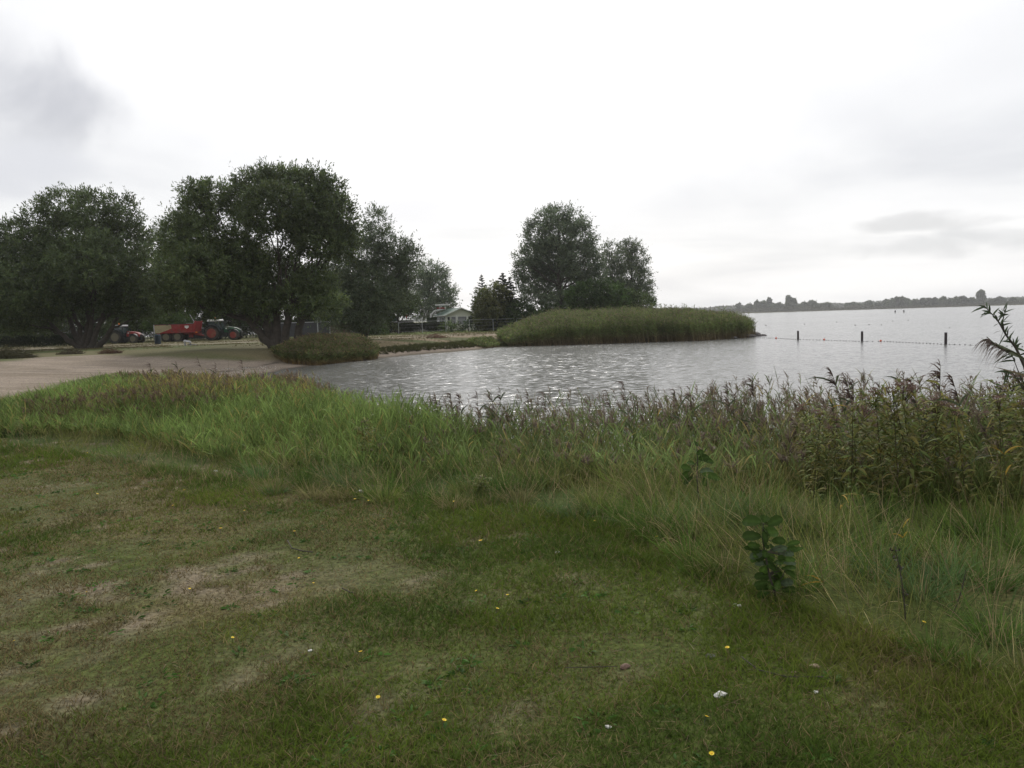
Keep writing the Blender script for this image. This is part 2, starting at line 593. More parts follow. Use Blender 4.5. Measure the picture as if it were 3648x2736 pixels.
# ---------------------------------------------------------------- water
wm = bpy.data.materials.new("lake_water"); wm.use_nodes = True
t = wm.node_tree
p = t.nodes['Principled BSDF']
p.inputs['Base Color'].default_value = (0.125, 0.125, 0.118, 1)
p.inputs['Roughness'].default_value = 0.18
p.inputs['IOR'].default_value = 1.333
p.inputs['Specular IOR Level'].default_value = 0.5
tcw = N(t, 'ShaderNodeTexCoord')


def wave(sc, sx, sy, rot, det, rough=0.5):
    mp = N(t, 'ShaderNodeMapping'); mp.inputs['Scale'].default_value = (sx, sy, 1); mp.inputs['Rotation'].default_value = (0, 0, rot)
    link(t, tcw.outputs['Object'], mp.inputs[0])
    no = N(t, 'ShaderNodeTexNoise'); no.inputs['Scale'].default_value = sc; no.inputs['Detail'].default_value = det
    no.inputs['Roughness'].default_value = rough; no.inputs['Distortion'].default_value = 0.3
    link(t, mp.outputs[0], no.inputs['Vector'])
    return no.outputs[1]


def slopes(sc, sx, sy, rot, det, amp):
    """random wave slopes (x, y) of one size of ripple"""
    c = wave(sc, sx, sy, rot, det)
    sv = N(t, 'ShaderNodeVectorMath', operation='SUBTRACT'); sv.inputs[1].default_value = (.5, .5, .5)
    link(t, c, sv.inputs[0])
    ml = N(t, 'ShaderNodeVectorMath', operation='MULTIPLY'); ml.inputs[1].default_value = (amp * .6, amp, 0)
    link(t, sv.outputs[0], ml.inputs[0])
    return ml.outputs[0]


def vadd(a, b):
    n = N(t, 'ShaderNodeVectorMath', operation='ADD'); link(t, a, n.inputs[0]); link(t, b, n.inputs[1]); return n.outputs[0]


gn = N(t, 'ShaderNodeTexNoise'); gn.inputs['Scale'].default_value = .035; gn.inputs['Detail'].default_value = 3
gmp = N(t, 'ShaderNodeMapping'); gmp.inputs['Scale'].default_value = (.5, 1, 1)
link(t, tcw.outputs['Object'], gmp.inputs[0]); link(t, gmp.outputs[0], gn.inputs['Vector'])
ws = N(t, 'ShaderNodeMapRange'); ws.inputs[1].default_value = 0.35; ws.inputs[2].default_value = 0.65; ws.inputs[3].default_value = 0.6; ws.inputs[4].default_value = 1.15
link(t, gn.outputs[0], ws.inputs[0])
tot = vadd(vadd(slopes(6.5, .5, 1, .12, 3, 1.35), slopes(2.8, .42, 1, -.15, 2, .38)), slopes(.7, .4, 1, .1, 2, .05))
sc_ = N(t, 'ShaderNodeVectorMath', operation='SCALE'); link(t, tot, sc_.inputs[0]); link(t, ws.outputs[0], sc_.inputs['Scale'])
upv = N(t, 'ShaderNodeVectorMath', operation='ADD'); upv.inputs[1].default_value = (0, 0, 1); link(t, sc_.outputs[0], upv.inputs[0])
nv = N(t, 'ShaderNodeVectorMath', operation='NORMALIZE'); link(t, upv.outputs[0], nv.inputs[0])
link(t, nv.outputs[0], p.inputs['Normal'])
wx = np.array([-2050., 2050.])
water = np_mesh("water", [(-2050, -900, 0), (2050, -900, 0), (2050, 2050, 0), (-2050, 2050, 0)], [(0, 1, 2, 3)], None, wm)
tag(water, "rippled grey lake under a bright overcast sky", None, None, 'structure')

# ---------------------------------------------------------------- trees
def tree(name, label, cat, group, Y, base, lobes, n, leaf, col, stems=1, stem_r=0.25, sprig=0.7, per=10, density_in=0.62,
         trunk_col=(0.045, 0.038, 0.03), up=0.35, pale=0.0, twig=5, spread=0.25, parts=True):
    """base = (u) photo column of the foot; lobes = (u, v, ru, rv[, depth]) in photo pixels at distance Y"""
    bp_ = at(base[0], base[1], Y)
    bx, by = bp_[0], Y
    bz = hz1(bx, by) - 0.06
    org = np.array((bx, by, bz))
    s = Y / F_PX
    Ls = []
    for lb in lobes:
        u, v, ru, rv = lb[:4]
        dy = lb[4] if len(lb) > 4 else rng.uniform(-1, 1) * 1.2 * (ru + rv) * 0.5 * s
        c = at(u, v, Y + dy)
        Ls.append((c, np.array((ru * s, (ru + rv) * 0.5 * s, rv * s))))
    area = np.array([r[0] * r[2] + r[0] * r[1] for _, r in Ls]); area = area / area.sum()
    nsub = max(len(Ls), int(n / (per * 3)))
    pts, outs, cl = [], [], []
    limb_pts = []
    for (c, r), a in zip(Ls, area):
        k = max(3, int(nsub * a))
        d = nrm(rng.normal(size=(k, 3)))
        rr = density_in + (1 - density_in) * rng.random((k, 1)) ** 0.6
        q = c + d * r * rr
        pts.append(q); outs.append(d); cl.append(np.full(k, rng.uniform(.78, 1.24)))
        limb_pts.append(q[rng.permutation(k)[:twig]])
    pts = np.concatenate(pts); outs = np.concatenate(outs); cl = np.concatenate(cl)
    keep = pts[:, 2] > bz + 0.25
    pts, outs, cl = pts[keep], outs[keep], cl[keep]
    cl = cl * rng.uniform(.62, 1.42, len(cl))
    # three sprigs per sub-clump
    P0 = np.repeat(pts, 3, 0) + rng.normal(size=(len(pts) * 3, 3)) * sprig * spread
    O = nrm(np.repeat(outs, 3, 0) * 0.75 + UP * up + rng.normal(size=(len(pts) * 3, 3)) * 0.5)
    sl_ = sprig * rng.uniform(.6, 1.25, len(P0)) * np.where(rng.random(len(P0)) < .07, 1.75, 1)
    clr = np.repeat(cl, 3)
    tt = np.tile(np.linspace(0.02, 1, per), len(P0))[:, None]
    PP = np.repeat(P0, per, 0) + np.repeat(O * sl_[:, None], per, 0) * tt - UP * 0.18 * sprig * tt ** 2
    PP = PP + rng.normal(size=PP.shape) * sprig * 0.09
    DD = nrm(np.repeat(O, per, 0) * 0.8 + rng.normal(size=PP.shape) * 0.65)
    m = len(PP)
    base_c = np.asarray(col) * np.array((1.56, 1.60, 1.42))
    cc = base_c[None, :] * (np.repeat(clr, per) * rng.uniform(.75, 1.3, m))[:, None]
    hue = rng.normal(size=(m, 1)) * 0.06
    cc = cc * (1 + hue * np.array((1.0, 0.2, -0.8)))
    if pale:
        pk = rng.random(m) < pale
        cc[pk] = cc[pk] * 0.4 + np.array((0.105, 0.125, 0.095)) * rng.uniform(.6, 1.1, (pk.sum(), 1))
    fc = nrm(UP * .75 + np.repeat(np.repeat(outs, 3, 0), per, 0) * .8 + rng.normal(size=PP.shape) * .55)
    V, Q, Cc = diamonds(PP, DD, leaf[0] * rng.uniform(.7, 1.3, m), leaf[1] * rng.uniform(.7, 1.3, m), cc, fc)
    if not parts:
        b = Batch(); b.add(V, Q, Cc)
        b.add(*tube([org, org + UP * (np.mean([c[2] for c, _ in Ls]) - bz)], [stem_r, stem_r * .4], 5, trunk_col))
        o = b.build(name, M_LEAF, origin=org)
        return tag(o, label, cat, group)
    root = empty(name, org)
    tag(root, label, cat, group)
    cr = Batch(); cr.add(V, Q, Cc)
    cr.build('crown', M_LEAF, root, org)
    tk = Batch()
    # main stems, then limbs into each lobe, then twigs
    cents = np.array([c for c, _ in Ls]); mid = cents.mean(0)
    order = np.argsort(cents[:, 0]) if stems > 1 else np.arange(len(cents))
    groups = np.array_split(order, stems)
    for gi, g_ in enumerate(groups):
        gc = cents[g_].mean(0)
        top = np.array((bx + (gc[0] - bx) * .55, by + (gc[1] - by) * 0.4, bz + (gc[2] - bz) * (0.72 if stems > 1 else 0.95)))
        if stems == 1:
            top = np.array((mid[0] * .6 + bx * .4, by, bz + (cents[:, 2].max() - bz) * .97))
        ang = 2 * math.pi * gi / max(1, stems)
        foot = org + np.array((math.cos(ang), math.sin(ang) * .6, 0)) * (stem_r * 1.2 if stems > 1 else 0) + np.array(((gi - (stems - 1) / 2) * stem_r * .9, 0, -.05))
        sp_ = curve(foot, top, 12, ((top[0] - foot[0]) * 0.10, 0, 0), 0.12 * stem_r * 2)
        ra = np.linspace(stem_r, stem_r * 0.28, 12); ra[0] *= 1.35
        tk.add(*tube(sp_, ra, 8, trunk_col))
        for li in g_:
            c = cents[li]
            hgt = np.clip((c[2] - bz) / (top[2] - bz + 1e-6) * rng.uniform(.45, .75), .12, .96)
            j = hgt * 11; j0 = int(j)
            st = sp_[j0] * (1 - (j - j0)) + sp_[min(11, j0 + 1)] * (j - j0)
            lp = curve(st, c, 7, (0, 0, -0.06 * np.linalg.norm(c - st)), 0.10)
            r0 = ra[j0] * .55
            tk.add(*tube(lp, np.linspace(r0, r0 * .3, 7), 6, trunk_col))
            for q in limb_pts[li]:
                tk.add(*tube(curve(lp[rng.integers(3, 7)], q, 4, wob=.05), np.linspace(r0 * .3, 0.012, 4), 4, trunk_col))
    tk.build('trunk', M_BARK, root, org, smooth=True)
    return root


WILLOW = (0.058, 0.075, 0.032)
tree('willow_tree', 'broad dark willow with many stems on the far left of the beach', 'tree', None, 76, (310, 1247),
     [(70, 850, 75, 60), (150, 790, 70, 60), (240, 740, 85, 58), (340, 755, 80, 60), (430, 765, 60, 62), (465, 860, 70, 75), (510, 960, 50, 80), (400, 900, 110, 100),
      (270, 870, 120, 100), (130, 930, 120, 100), (10, 950, 90, 110), (50, 1070, 120, 80), (200, 1030, 120, 80), (340, 1020, 110, 80), (480, 1050, 80, 80), (550, 1040, 45, 80),
      (120, 1120, 100, 55), (430, 1090, 80, 36), (-70, 1000, 90, 130), (250, 960, 150, 110, 3.0), (330, 930, 120, 90, -3.5), (110, 1020, 100, 80, -3.4), (30, 1140, 70, 40), (525, 1095, 45, 26)],
     150000, (0.30, 0.10), (0.047, 0.062, 0.027), stems=7, stem_r=0.30, sprig=.75, pale=.10)
tree('willow_tree', 'largest willow, round topped with leaning stems at the edge of the sand', 'tree', None, 59, (1000, 1243),
     [(700, 690, 36, 36), (765, 700, 55, 42), (690, 765, 60, 60), (920, 665, 80, 52), (1010, 645, 85, 36), (1100, 665, 75, 50), (1175, 690, 45, 58), (860, 725, 60, 60), (980, 740, 110, 70),
      (1100, 750, 100, 75), (1205, 770, 50, 62), (1150, 850, 95, 65), (1225, 860, 50, 60), (640, 850, 65, 70), (720, 850, 85, 65), (620, 960, 60, 75), (740, 930, 90, 70), (860, 930, 90, 80),
      (690, 1015, 95, 62), (820, 1020, 105, 66), (600, 1040, 50, 50), (940, 1040, 70, 70), (930, 1080, 55, 30), (745, 1085, 70, 24), (1060, 1062, 60, 40), (1150, 1075, 66, 44),
      (960, 940, 60, 45), (880, 840, 55, 55), (1040, 880, 30, 36), (820, 975, 120, 80, 3.2), (1120, 1010, 70, 55), (700, 960, 90, 80, -2.8), (1100, 800, 80, 60, 2.5), (1040, 990, 50, 55, 2.5)],
     185000, (0.24, 0.085), WILLOW, stems=6, stem_r=0.36, sprig=.62, pale=.13)
tree('willow_tree', 'silvery willow leaning right behind the largest willow', 'tree', None, 76, (1290, 1216),
     [(1335, 790, 30, 35), (1345, 850, 45, 45), (1300, 910, 65, 50), (1410, 895, 48, 45), (1452, 925, 36, 44), (1385, 955, 70, 55), (1320, 1010, 80, 65), (1432, 985, 34, 40),
      (1260, 1060, 70, 65), (1360, 1050, 56, 48), (1420, 1035, 45, 40), (1230, 960, 55, 60), (1300, 1120, 70, 45), (1215, 1110, 70, 50)],
     50000, (0.27, 0.085), (0.060, 0.075, 0.045), stems=3, stem_r=.24, sprig=.8, pale=.22)
tree('slender_tree', 'thin airy tree showing between the two big willows', 'tree', None, 114, (596, 1190),
     [(590, 820, 28, 28), (560, 860, 36, 40), (610, 880, 36, 45), (580, 940, 48, 50), (620, 1000, 50, 60), (560, 1030, 50, 60)], 11000, (.30, .10), (0.062, 0.075, 0.05), stem_r=.16, sprig=.9, pale=.3)
for i, (u, tv, ru, Yb, c, lab) in enumerate([
        (-20, 930, 90, 112, (0.030, .034, .018), 'dark conifer like tree cut by the left edge of the photo'),
        (90, 1010, 110, 116, (0.042, .062, .020), 'bushy green tree behind the hedge at far left'),
        (215, 1000, 95, 112, (0.040, .052, .022), 'dark leafy tree behind the left trunk of the left willow'),
        (350, 1000, 110, 118, (0.036, .052, .020), 'dark tree filling the view behind the left willow'),
        (480, 1010, 105, 116, (0.036, .050, .020), 'round dark tree behind the red tractor'),
        (610, 1000, 95, 113, (0.050, .075, .022), 'fresh green tree behind the red trailer'),
        (740, 1000, 100, 118, (0.034, .048, .02), 'dark tree behind the green tractor cab'),
        (860, 990, 95, 114, (0.034, .046, .02), 'dense dark tree behind the green tractor bonnet'),
        (980, 1000, 100, 117, (0.034, .046, .02), 'dark tree behind the stems of the largest willow'),
        (1110, 960, 95, 118, (0.040, .060, .02), 'green tree seen through the gap in the largest willow'),
        (1215, 930, 85, 116, (0.036, .052, .018), 'tall dark rounded tree right of the gap in the largest willow'),
        (1320, 1030, 80, 113, (0.036, .050, .018), 'dark tree above the fence screens'),
        (1420, 1055, 62, 114, (0.036, .052, .018), 'rounded dark tree overhanging the pale awning tent')]):
    lb = []
    h_ = 1175 - tv
    for k in range(9):
        a = k / 9.0
        lb.append((u + rng.uniform(-.55, .55) * ru, tv + h_ * (0.14 + 0.84 * a), ru * rng.uniform(.38, .58), h_ * rng.uniform(.16, .26)))
    if u > 1400:
        lb = [(1400, 1075, 45, 35), (1440, 1080, 40, 32), (1415, 1096, 48, 18), (1378, 1110, 30, 16), (1452, 1098, 26, 14)]
    tree('background_tree', lab, 'tree', 'trees along the back of the field', Yb, (u, 1185), lb, 15000 if u < 1400 else 9000, (.34, .16), c, stem_r=.2, sprig=.9, pale=.02)

tree('poplar_tree', 'grey green loose tree standing left of the chalet', 'tree', None, 130, (1525, 1165),
     [(1522, 965, 30, 24), (1560, 985, 26, 30), (1497, 1010, 32, 38), (1550, 1025, 42, 38), (1512, 1060, 40, 38), (1600, 1048, 22, 26), (1585, 1085, 34, 28), (1512, 1105, 20, 28), (1548, 1105, 32, 30)],
     19000, (.36, .13), (0.085, .105, .07), stem_r=.25, sprig=1.1, pale=.28)
tree('poplar_tree', 'tallest tree on the right, oval crown above the reed bed', 'tree', None, 112, (2000, 1185),
     [(1950, 785, 40, 32), (1992, 768, 45, 30), (2045, 790, 45, 36), (1918, 840, 46, 46), (1990, 850, 66, 52), (2075, 850, 42, 52), (1905, 900, 36, 40), (1868, 920, 26, 28), (1868, 968, 36, 40),
      (1955, 930, 80, 62), (2060, 930, 62, 62), (2100, 895, 26, 36), (1890, 1010, 45, 45), (2000, 1010, 88, 70), (2100, 960, 46, 52), (2126, 1000, 30, 46), (1905, 1070, 45, 36), (2000, 1090, 66, 50), (2080, 1060, 60, 50), (1980, 930, 70, 80, 3)],
     82000, (.30, .12), (0.070, .088, .055), stem_r=.36, sprig=.9, pale=.14, density_in=.55)
tree('poplar_tree', 'narrow see through tree second from the right', 'tree', 'slender trees by the lake', 125, (2190, 1150),
     [(2162, 888, 17, 20), (2170, 930, 26, 30), (2190, 985, 32, 34), (2160, 1020, 25, 40), (2195, 1060, 34, 34)], 10000, (.30, .11), (0.075, .090, .055), stem_r=.2, sprig=.95, pale=.22)
tree('poplar_tree', 'twin topped see through tree farthest right above the reeds', 'tree', 'slender trees by the lake', 125, (2248, 1150),
     [(2225, 885, 26, 22), (2252, 880, 22, 20), (2215, 930, 36, 32), (2268, 930, 32, 36), (2245, 985, 50, 40), (2290, 1000, 28, 42), (2225, 1040, 40, 36), (2285, 1065, 34, 40), (2306, 1090, 16, 34)],
     23000, (.30, .11), (0.075, .090, .055), stem_r=.22, sprig=.95, pale=.22)
for (u, Yb, lb, c, lab) in [
        (1770, 110, [(1765, 1050, 45, 38), (1745, 1095, 50, 45), (1790, 1110, 60, 45), (1760, 1150, 60, 32)], (.062, .066, .026), 'olive brown bush between the two spruces'),
        (1690, 111, [(1725, 1062, 30, 28), (1715, 1098, 26, 30), (1735, 1130, 38, 28), (1725, 1155, 26, 20)], (.080, .095, .040), 'pale feathery bush right of the chalet'),
        (1862, 108, [(1855, 1120, 48, 42), (1830, 1150, 55, 35), (1895, 1145, 42, 32)], (.030, .048, .016), 'low dark bush under the tallest tree'),
        (2080, 104, [(2065, 1060, 44, 40), (2110, 1050, 50, 45), (2080, 1110, 66, 45), (2050, 1150, 60, 30)], (.034, .056, .018), 'dark round bush right of the tall trunk behind the reeds'),
        (2180, 103, [(2170, 1050, 52, 48), (2205, 1075, 50, 42), (2160, 1110, 66, 45), (2190, 1150, 66, 28)], (.034, .056, .018), 'dark round bush in the middle behind the reeds'),
        (2270, 104, [(2245, 1080, 45, 40), (2290, 1090, 40, 36), (2260, 1125, 60, 34), (2300, 1140, 40, 24)], (.038, .054, .020), 'dark bush at the right end behind the reeds'),
        (1958, 107, [(1950, 1145, 60, 30), (1975, 1120, 45, 30)], (.028, .044, .016), 'low dark bush filling the foot of the tallest tree'),
        (575, 108, [(560, 1150, 40, 32), (600, 1165, 45, 26), (640, 1150, 40, 30)], (.045, .072, .02), 'bright green bush behind the red trailer'),
        (400, 104, [(390, 1180, 42, 24), (365, 1195, 38, 20)], (.030, .042, .016), 'dark scrub between willow stems and red tractor'),
        (30, 98, [(20, 1170, 48, 30), (60, 1160, 36, 30), (30, 1140, 40, 26)], (.048, .075, .022), 'green bush at the left end of the hedge'),
        (1345, 103, [(1310, 1150, 40, 30), (1340, 1145, 26, 30), (1348, 1172, 26, 18), (1325, 1180, 36, 12)], (.034, .052, .018), 'dark bush at the right end of the fence screens'),
        (1420, 112, [(1400, 1160, 12, 10), (1398, 1172, 12, 8)], (.05, .06, .024), 'thin bush in front of the pale awning tent'),
        (1610, 108, [(1592, 1166, 14, 10), (1610, 1164, 14, 12), (1600, 1177, 20, 6)], (.045, .065, .02), 'green shrub in front of the chalet corner'),
        (1672, 108, [(1668, 1158, 10, 11), (1662, 1173, 14, 8)], (.030, .05, .018), 'dark shrub in front of the chalet sunroom'),
        (1640, 109, [(1638, 1172, 16, 9)], (.040, .055, .02), 'small shrub under the chalet sunroom window'),
        (1705, 110, [(1702, 1168, 16, 9)], (.035, .05, .02), 'low shrub at the right end of the chalet'),
]:
    tree('bush', lab, 'bush', 'bushes on the far side of the bay', Yb, (u, 1185), lb, int(sum(a[2] * a[3] for a in lb) * 1.9), (.26, .13), c, stem_r=.07, sprig=.6, pale=.02, twig=2)


def spruce(label, u, vtop, vbase, Y, r, n_whorl, open_):
    b = at(u, vbase, Y); top = at(u, vtop, Y)
    org = np.array((b[0], Y, hz1(b[0], Y) - .05)); H = top[2] - org[2]
    R = r * Y / F_PX
    root = empty('spruce_tree', org); tag(root, label, 'tree', 'spruces by the chalet')
    tk = Batch(); tk.add(*tube(curve(org, org + UP * H, 8), np.linspace(.14, .02, 8), 6, (.04, .03, .022)))
    cr = Batch(); P, D = [], []
    for w in range(n_whorl):
        f = (w + .5) / n_whorl
        zb = org[2] + H * (.08 + .9 * f)
        rad = R * (1 - f) ** .85 + .03
        for k in range(7):
            a = rng.uniform(0, 2 * np.pi)
            L = rad * rng.uniform(.65, 1.15)
            d = np.array((math.cos(a), math.sin(a), .12 + .4 * f))
            t = np.linspace(0, 1, 9)[:, None]
            br = np.array((org[0], Y, zb + rng.uniform(-.12, .12))) + d * L * t - UP * (.28 * L) * t ** 2 + UP * .12 * L * t ** 3
            tk.add(*tube(br[::4], np.linspace(.025, .006, 3), 3, (.04, .03, .022)))
            m = int((14 + 26 * L) * open_)
            tq = rng.random(m) ** .7
            idx = tq * 8; i0 = np.minimum(idx.astype(int), 7); fr = (idx - i0)[:, None]
            q = br[i0] * (1 - fr) + br[i0 + 1] * fr
            P.append(q + rng.normal(size=q.shape) * (.05, .05, .035) * (1.15 - f)); D.append(nrm(d * .6 + rng.normal(size=q.shape) * (.55, .55, .25) - UP * .12))
    P = np.concatenate(P); D = np.concatenate(D)
    c = np.array((.026, .038, .018)) * rng.uniform(.7, 1.35, (len(P), 1))
    hf = 1.1 - .7 * np.clip((P[:, 2] - org[2]) / H, 0, 1)
    cr.add(*diamonds(P, D, rng.uniform(.18, .34, len(P)) * hf, .07, c))
    cr.build('crown', M_LEAF, root, org); tk.build('trunk', M_BARK, root, org)


spruce('thin spruce with bare spaced whorls right of the chalet', 1722, 975, 1182, 112, 62, 20, 1.5)
spruce('dense dark spruce nearer the tallest tree', 1797, 970, 1184, 110, 92, 26, 4.2)
spruce('short spruce spire leaning against the dense dark spruce', 1822, 985, 1184, 111, 66, 20, 2.5)


def hedge(label, u0, u1, Y, h, dep, col, n):
    a = at(u0, 1190, Y)[0]; b = at(u1, 1180, Y)[0]
    m = n; P = np.stack((rng.uniform(a, b, m), Y + rng.uniform(0, dep, m), rng.random(m) ** .6 * h), -1)
    P[:, 2] += 0.12 * (vnoise(P[:, 0], P[:, 1], 1.2, 5) - .5) * 2 * (P[:, 2] > .7 * h) + hz(P[:, 0], P[:, 1])
    D = nrm(rng.normal(size=P.shape) * .8 + (0, -.5, .4))
    org = np.array(((a + b) / 2, Y, hz1((a + b) / 2, Y)))
    c = np.asarray(col) * rng.uniform(.6, 1.4, (m, 1))
    bt = Batch(); bt.add(*diamonds(P, D, .16, .09, c))
    root = empty('hedge', org); tag(root, label, 'hedge')
    bt.build('foliage', M_LEAF, root, org)
    tw = Batch()
    for x in np.arange(a + .2, b - .1, .45):
        g = hz1(x, Y + dep / 2)
        tw.add(*tube([(x, Y + dep / 2, g - .05), (x + rng.uniform(-.1, .1), Y + dep / 2, g + h * .8)], [.03, .015], 4, (.04, .033, .025)))
    tw.build('stems', M_BARK, root, org)


hedge('long dark clipped hedge at far left behind the left willow', -260, 300, 91, 1.35, 1.0, (.020, .030, .014), 26000)
hedge('dark hedge between the fence and the awning tent', 1345, 1590, 116, 1.35, .9, (.026, .036, .015), 16000)
hedge('short square green hedge at the left corner of the chalet', 1524, 1556, 123, 2.1, 1.2, (.030, .052, .016), 5000)
hedge('dark hedge at the foot of the bushes right of the chalet', 1700, 1870, 112, 1.2, 1.2, (.022, .032, .014), 12000)
hedge('tall dark hedge running behind the tractors and the rail', -120, 1130, 115.4, 2.3, 1.2, (.022, .034, .015), 60000)

# ---------------------------------------------------------------- far shore across the lake
cs = [(70, 180, 28, 's'), (112, 208, 40, 'r'), (150, 181, 66, 'r'), (210, 150, 42, 'r'), (250, 141, 52, 'r'), (296, 138, 20, 'p'), (318, 165, 26, 'r'), (355, 166, 70, 'r'), (395, 182, 40, 'r'), (438, 119, 20, 'p'),
      (478, 142, 36, 'p'), (515, 185, 30, 'r'), (565, 160, 56, 'r'), (622, 149, 48, 'r'), (690, 174, 52, 'r'), (735, 162, 44, 'r'), (790, 202, 22, 'r'), (912, 163, 74, 'r'), (962, 178, 40, 'r'), (1045, 157, 46, 'r'),
      (1020, 175, 40, 'r'), (1108, 172, 60, 'r'), (1172, 140, 40, 'r'), (1215, 132, 48, 'r'), (1255, 120, 48, 'r'), (1310, 118, 70, 'r'), (1350, 150, 40, 'r'), (1392, 134, 36, 'r'), (1445, 134, 56, 'r'), (1500, 122, 42, 'r'),
      (1540, 124, 34, 'r'), (1603, 112, 58, 'r'), (1655, 130, 42, 'r'), (1692, 124, 48, 'r'), (1752, 117, 56, 'r'), (1818, 127, 48, 'r'), (1888, 82, 56, 'o'), (1962, 142, 52, 'r'), (2032, 127, 74, 'r'), (2128, 130, 34, 'r'), (2185, 142, 44, 'r')]
names = {'p': 'narrow poplar', 'r': 'rounded tree', 's': 'small pointed tree', 'o': 'tall oval tree'}
posw = ['at the left end of the far shore', 'in the left half of the far shore', 'near the middle of the far shore', 'on the right of the far shore', 'at the right end of the far shore']


def ordinal(i):
    w = ['first', 'second', 'third', 'fourth', 'fifth', 'sixth', 'seventh', 'eighth', 'ninth', 'tenth', 'eleventh', 'twelfth', 'thirteenth', 'fourteenth', 'fifteenth', 'sixteenth', 'seventeenth', 'eighteenth', 'nineteenth']
    return w[i] if i < 19 else ('twentieth' if i == 19 else ['twenty', 'thirty', 'forty'][(i + 1) // 10 - 2] + ' ' + w[(i + 1) % 10 - 1] if (i + 1) % 10 else {30: 'thirtieth', 40: 'fortieth'}[i + 1])


for i, (cx_, ty, w_, k) in enumerate(cs):
    u = 2600 + cx_ / 2.11; vt = 1000 + ty / 2.11
    Yt = FARY + 30 + rng.uniform(0, 25)
    horizon = 1134.5 - (u - 1824) * math.tan(-ROLL)
    vb = horizon + 3.0
    ru = w_ / 2.11 / 2; hh_ = vb - vt
    lb = []
    if k == 'p':
        for q in range(7):
            lb.append((u + rng.uniform(-.15, .15) * ru, vt + hh_ * (.1 + .12 * q), ru * .8, hh_ * .12))
    elif k in 'os':
        for q in range(9):
            a_ = q / 9; lb.append((u + rng.uniform(-.5, .5) * ru * math.sin(math.pi * (a_ * .8 + .2)), vt + hh_ * (.1 + .75 * a_), ru * .5, hh_ * .14))
    else:
        for q in range(10):
            a_ = rng.uniform(-1, 1)
            lb.append((u + a_ * ru * .75, vt + hh_ * (.22 + .25 * a_ * a_) + rng.uniform(0, .45) * hh_, ru * rng.uniform(.28, .45), hh_ * rng.uniform(.16, .24)))
    tree('far_tree', f'{names[k]} {posw[min(4, int(cx_ / 450))]}, {ordinal(i).replace(chr(32), chr(45))} from left', 'tree', 'trees on the far shore', Yt, (u, vb), lb,
         int(700 + 22 * ru * hh_ ** .9), (2.0, 1.5), np.array((0.050, .062, .034)) * rng.uniform(.8, 1.2), stem_r=.5, sprig=1.4, per=4, twig=0, parts=False)


def mass(name, label, x0, x1, y0, dep, hfun, n, leaf, col):
    x = rng.uniform(x0, x1, n); y = y0 + rng.uniform(0, dep, n)
    hgt = hfun(x)
    z = rng.random(n) ** .7 * hgt + 1.2
    P = np.stack((x, y, z), -1); D = nrm(rng.normal(size=P.shape) * .7 + (0, -.3, .5))
    b = Batch(); b.add(*diamonds(P, D, leaf * rng.uniform(.7, 1.3, n), leaf * .8, np.asarray(col) * rng.uniform(.7, 1.3, (n, 1))))
    o = b.build(name, M_LEAF, origin=np.array(((x0 + x1) / 2, y0, 1.2)))
    tag(o, label, None, None, 'stuff')


mass('distant_wood', 'low bluish wood on the horizon behind the far shore', -900, 1500, 1700, 60, lambda x: 7 + 8 * vnoise(x, 0 * x, 70, 3, 3), 60000, 5.0, (.05, .062, .036))
mass('shore_scrub', 'low scrub and reed fringe along the far shore', 150, 850, FARY + 6, 26, lambda x: 1.2 + 3.4 * sstep(.35, .6, vnoise(x, 0 * x, 45, 9, 3)), 26000, 1.5, (.060, .062, .032))
x_ = rng.uniform(100, 900, 22000)
y_ = far_edge(x_) + 2 + rng.uniform(0, 6, len(x_))
b = Batch(); b.add(*ribbons(np.stack((x_, y_, np.full(len(x_), .15)), -1), nrm(rng.normal(size=(len(x_), 3)) * .15 + UP), 1.7 * rng.uniform(.7, 1.2, len(x_)), .35, 0., 1, (.055, .042, .028), (.10, .085, .045)))
tag(b.build('shore_reeds', M_GRASS, origin=np.array((500., FARY, 0))), 'brown reed edge along the far waterline', None, None, 'stuff')

# ---------------------------------------------------------------- reed beds on the far side of the bay
REEDG = (.118, .158, .048); REEDB = (.20, .145, .080); PLUME = (.19, .15, .11)


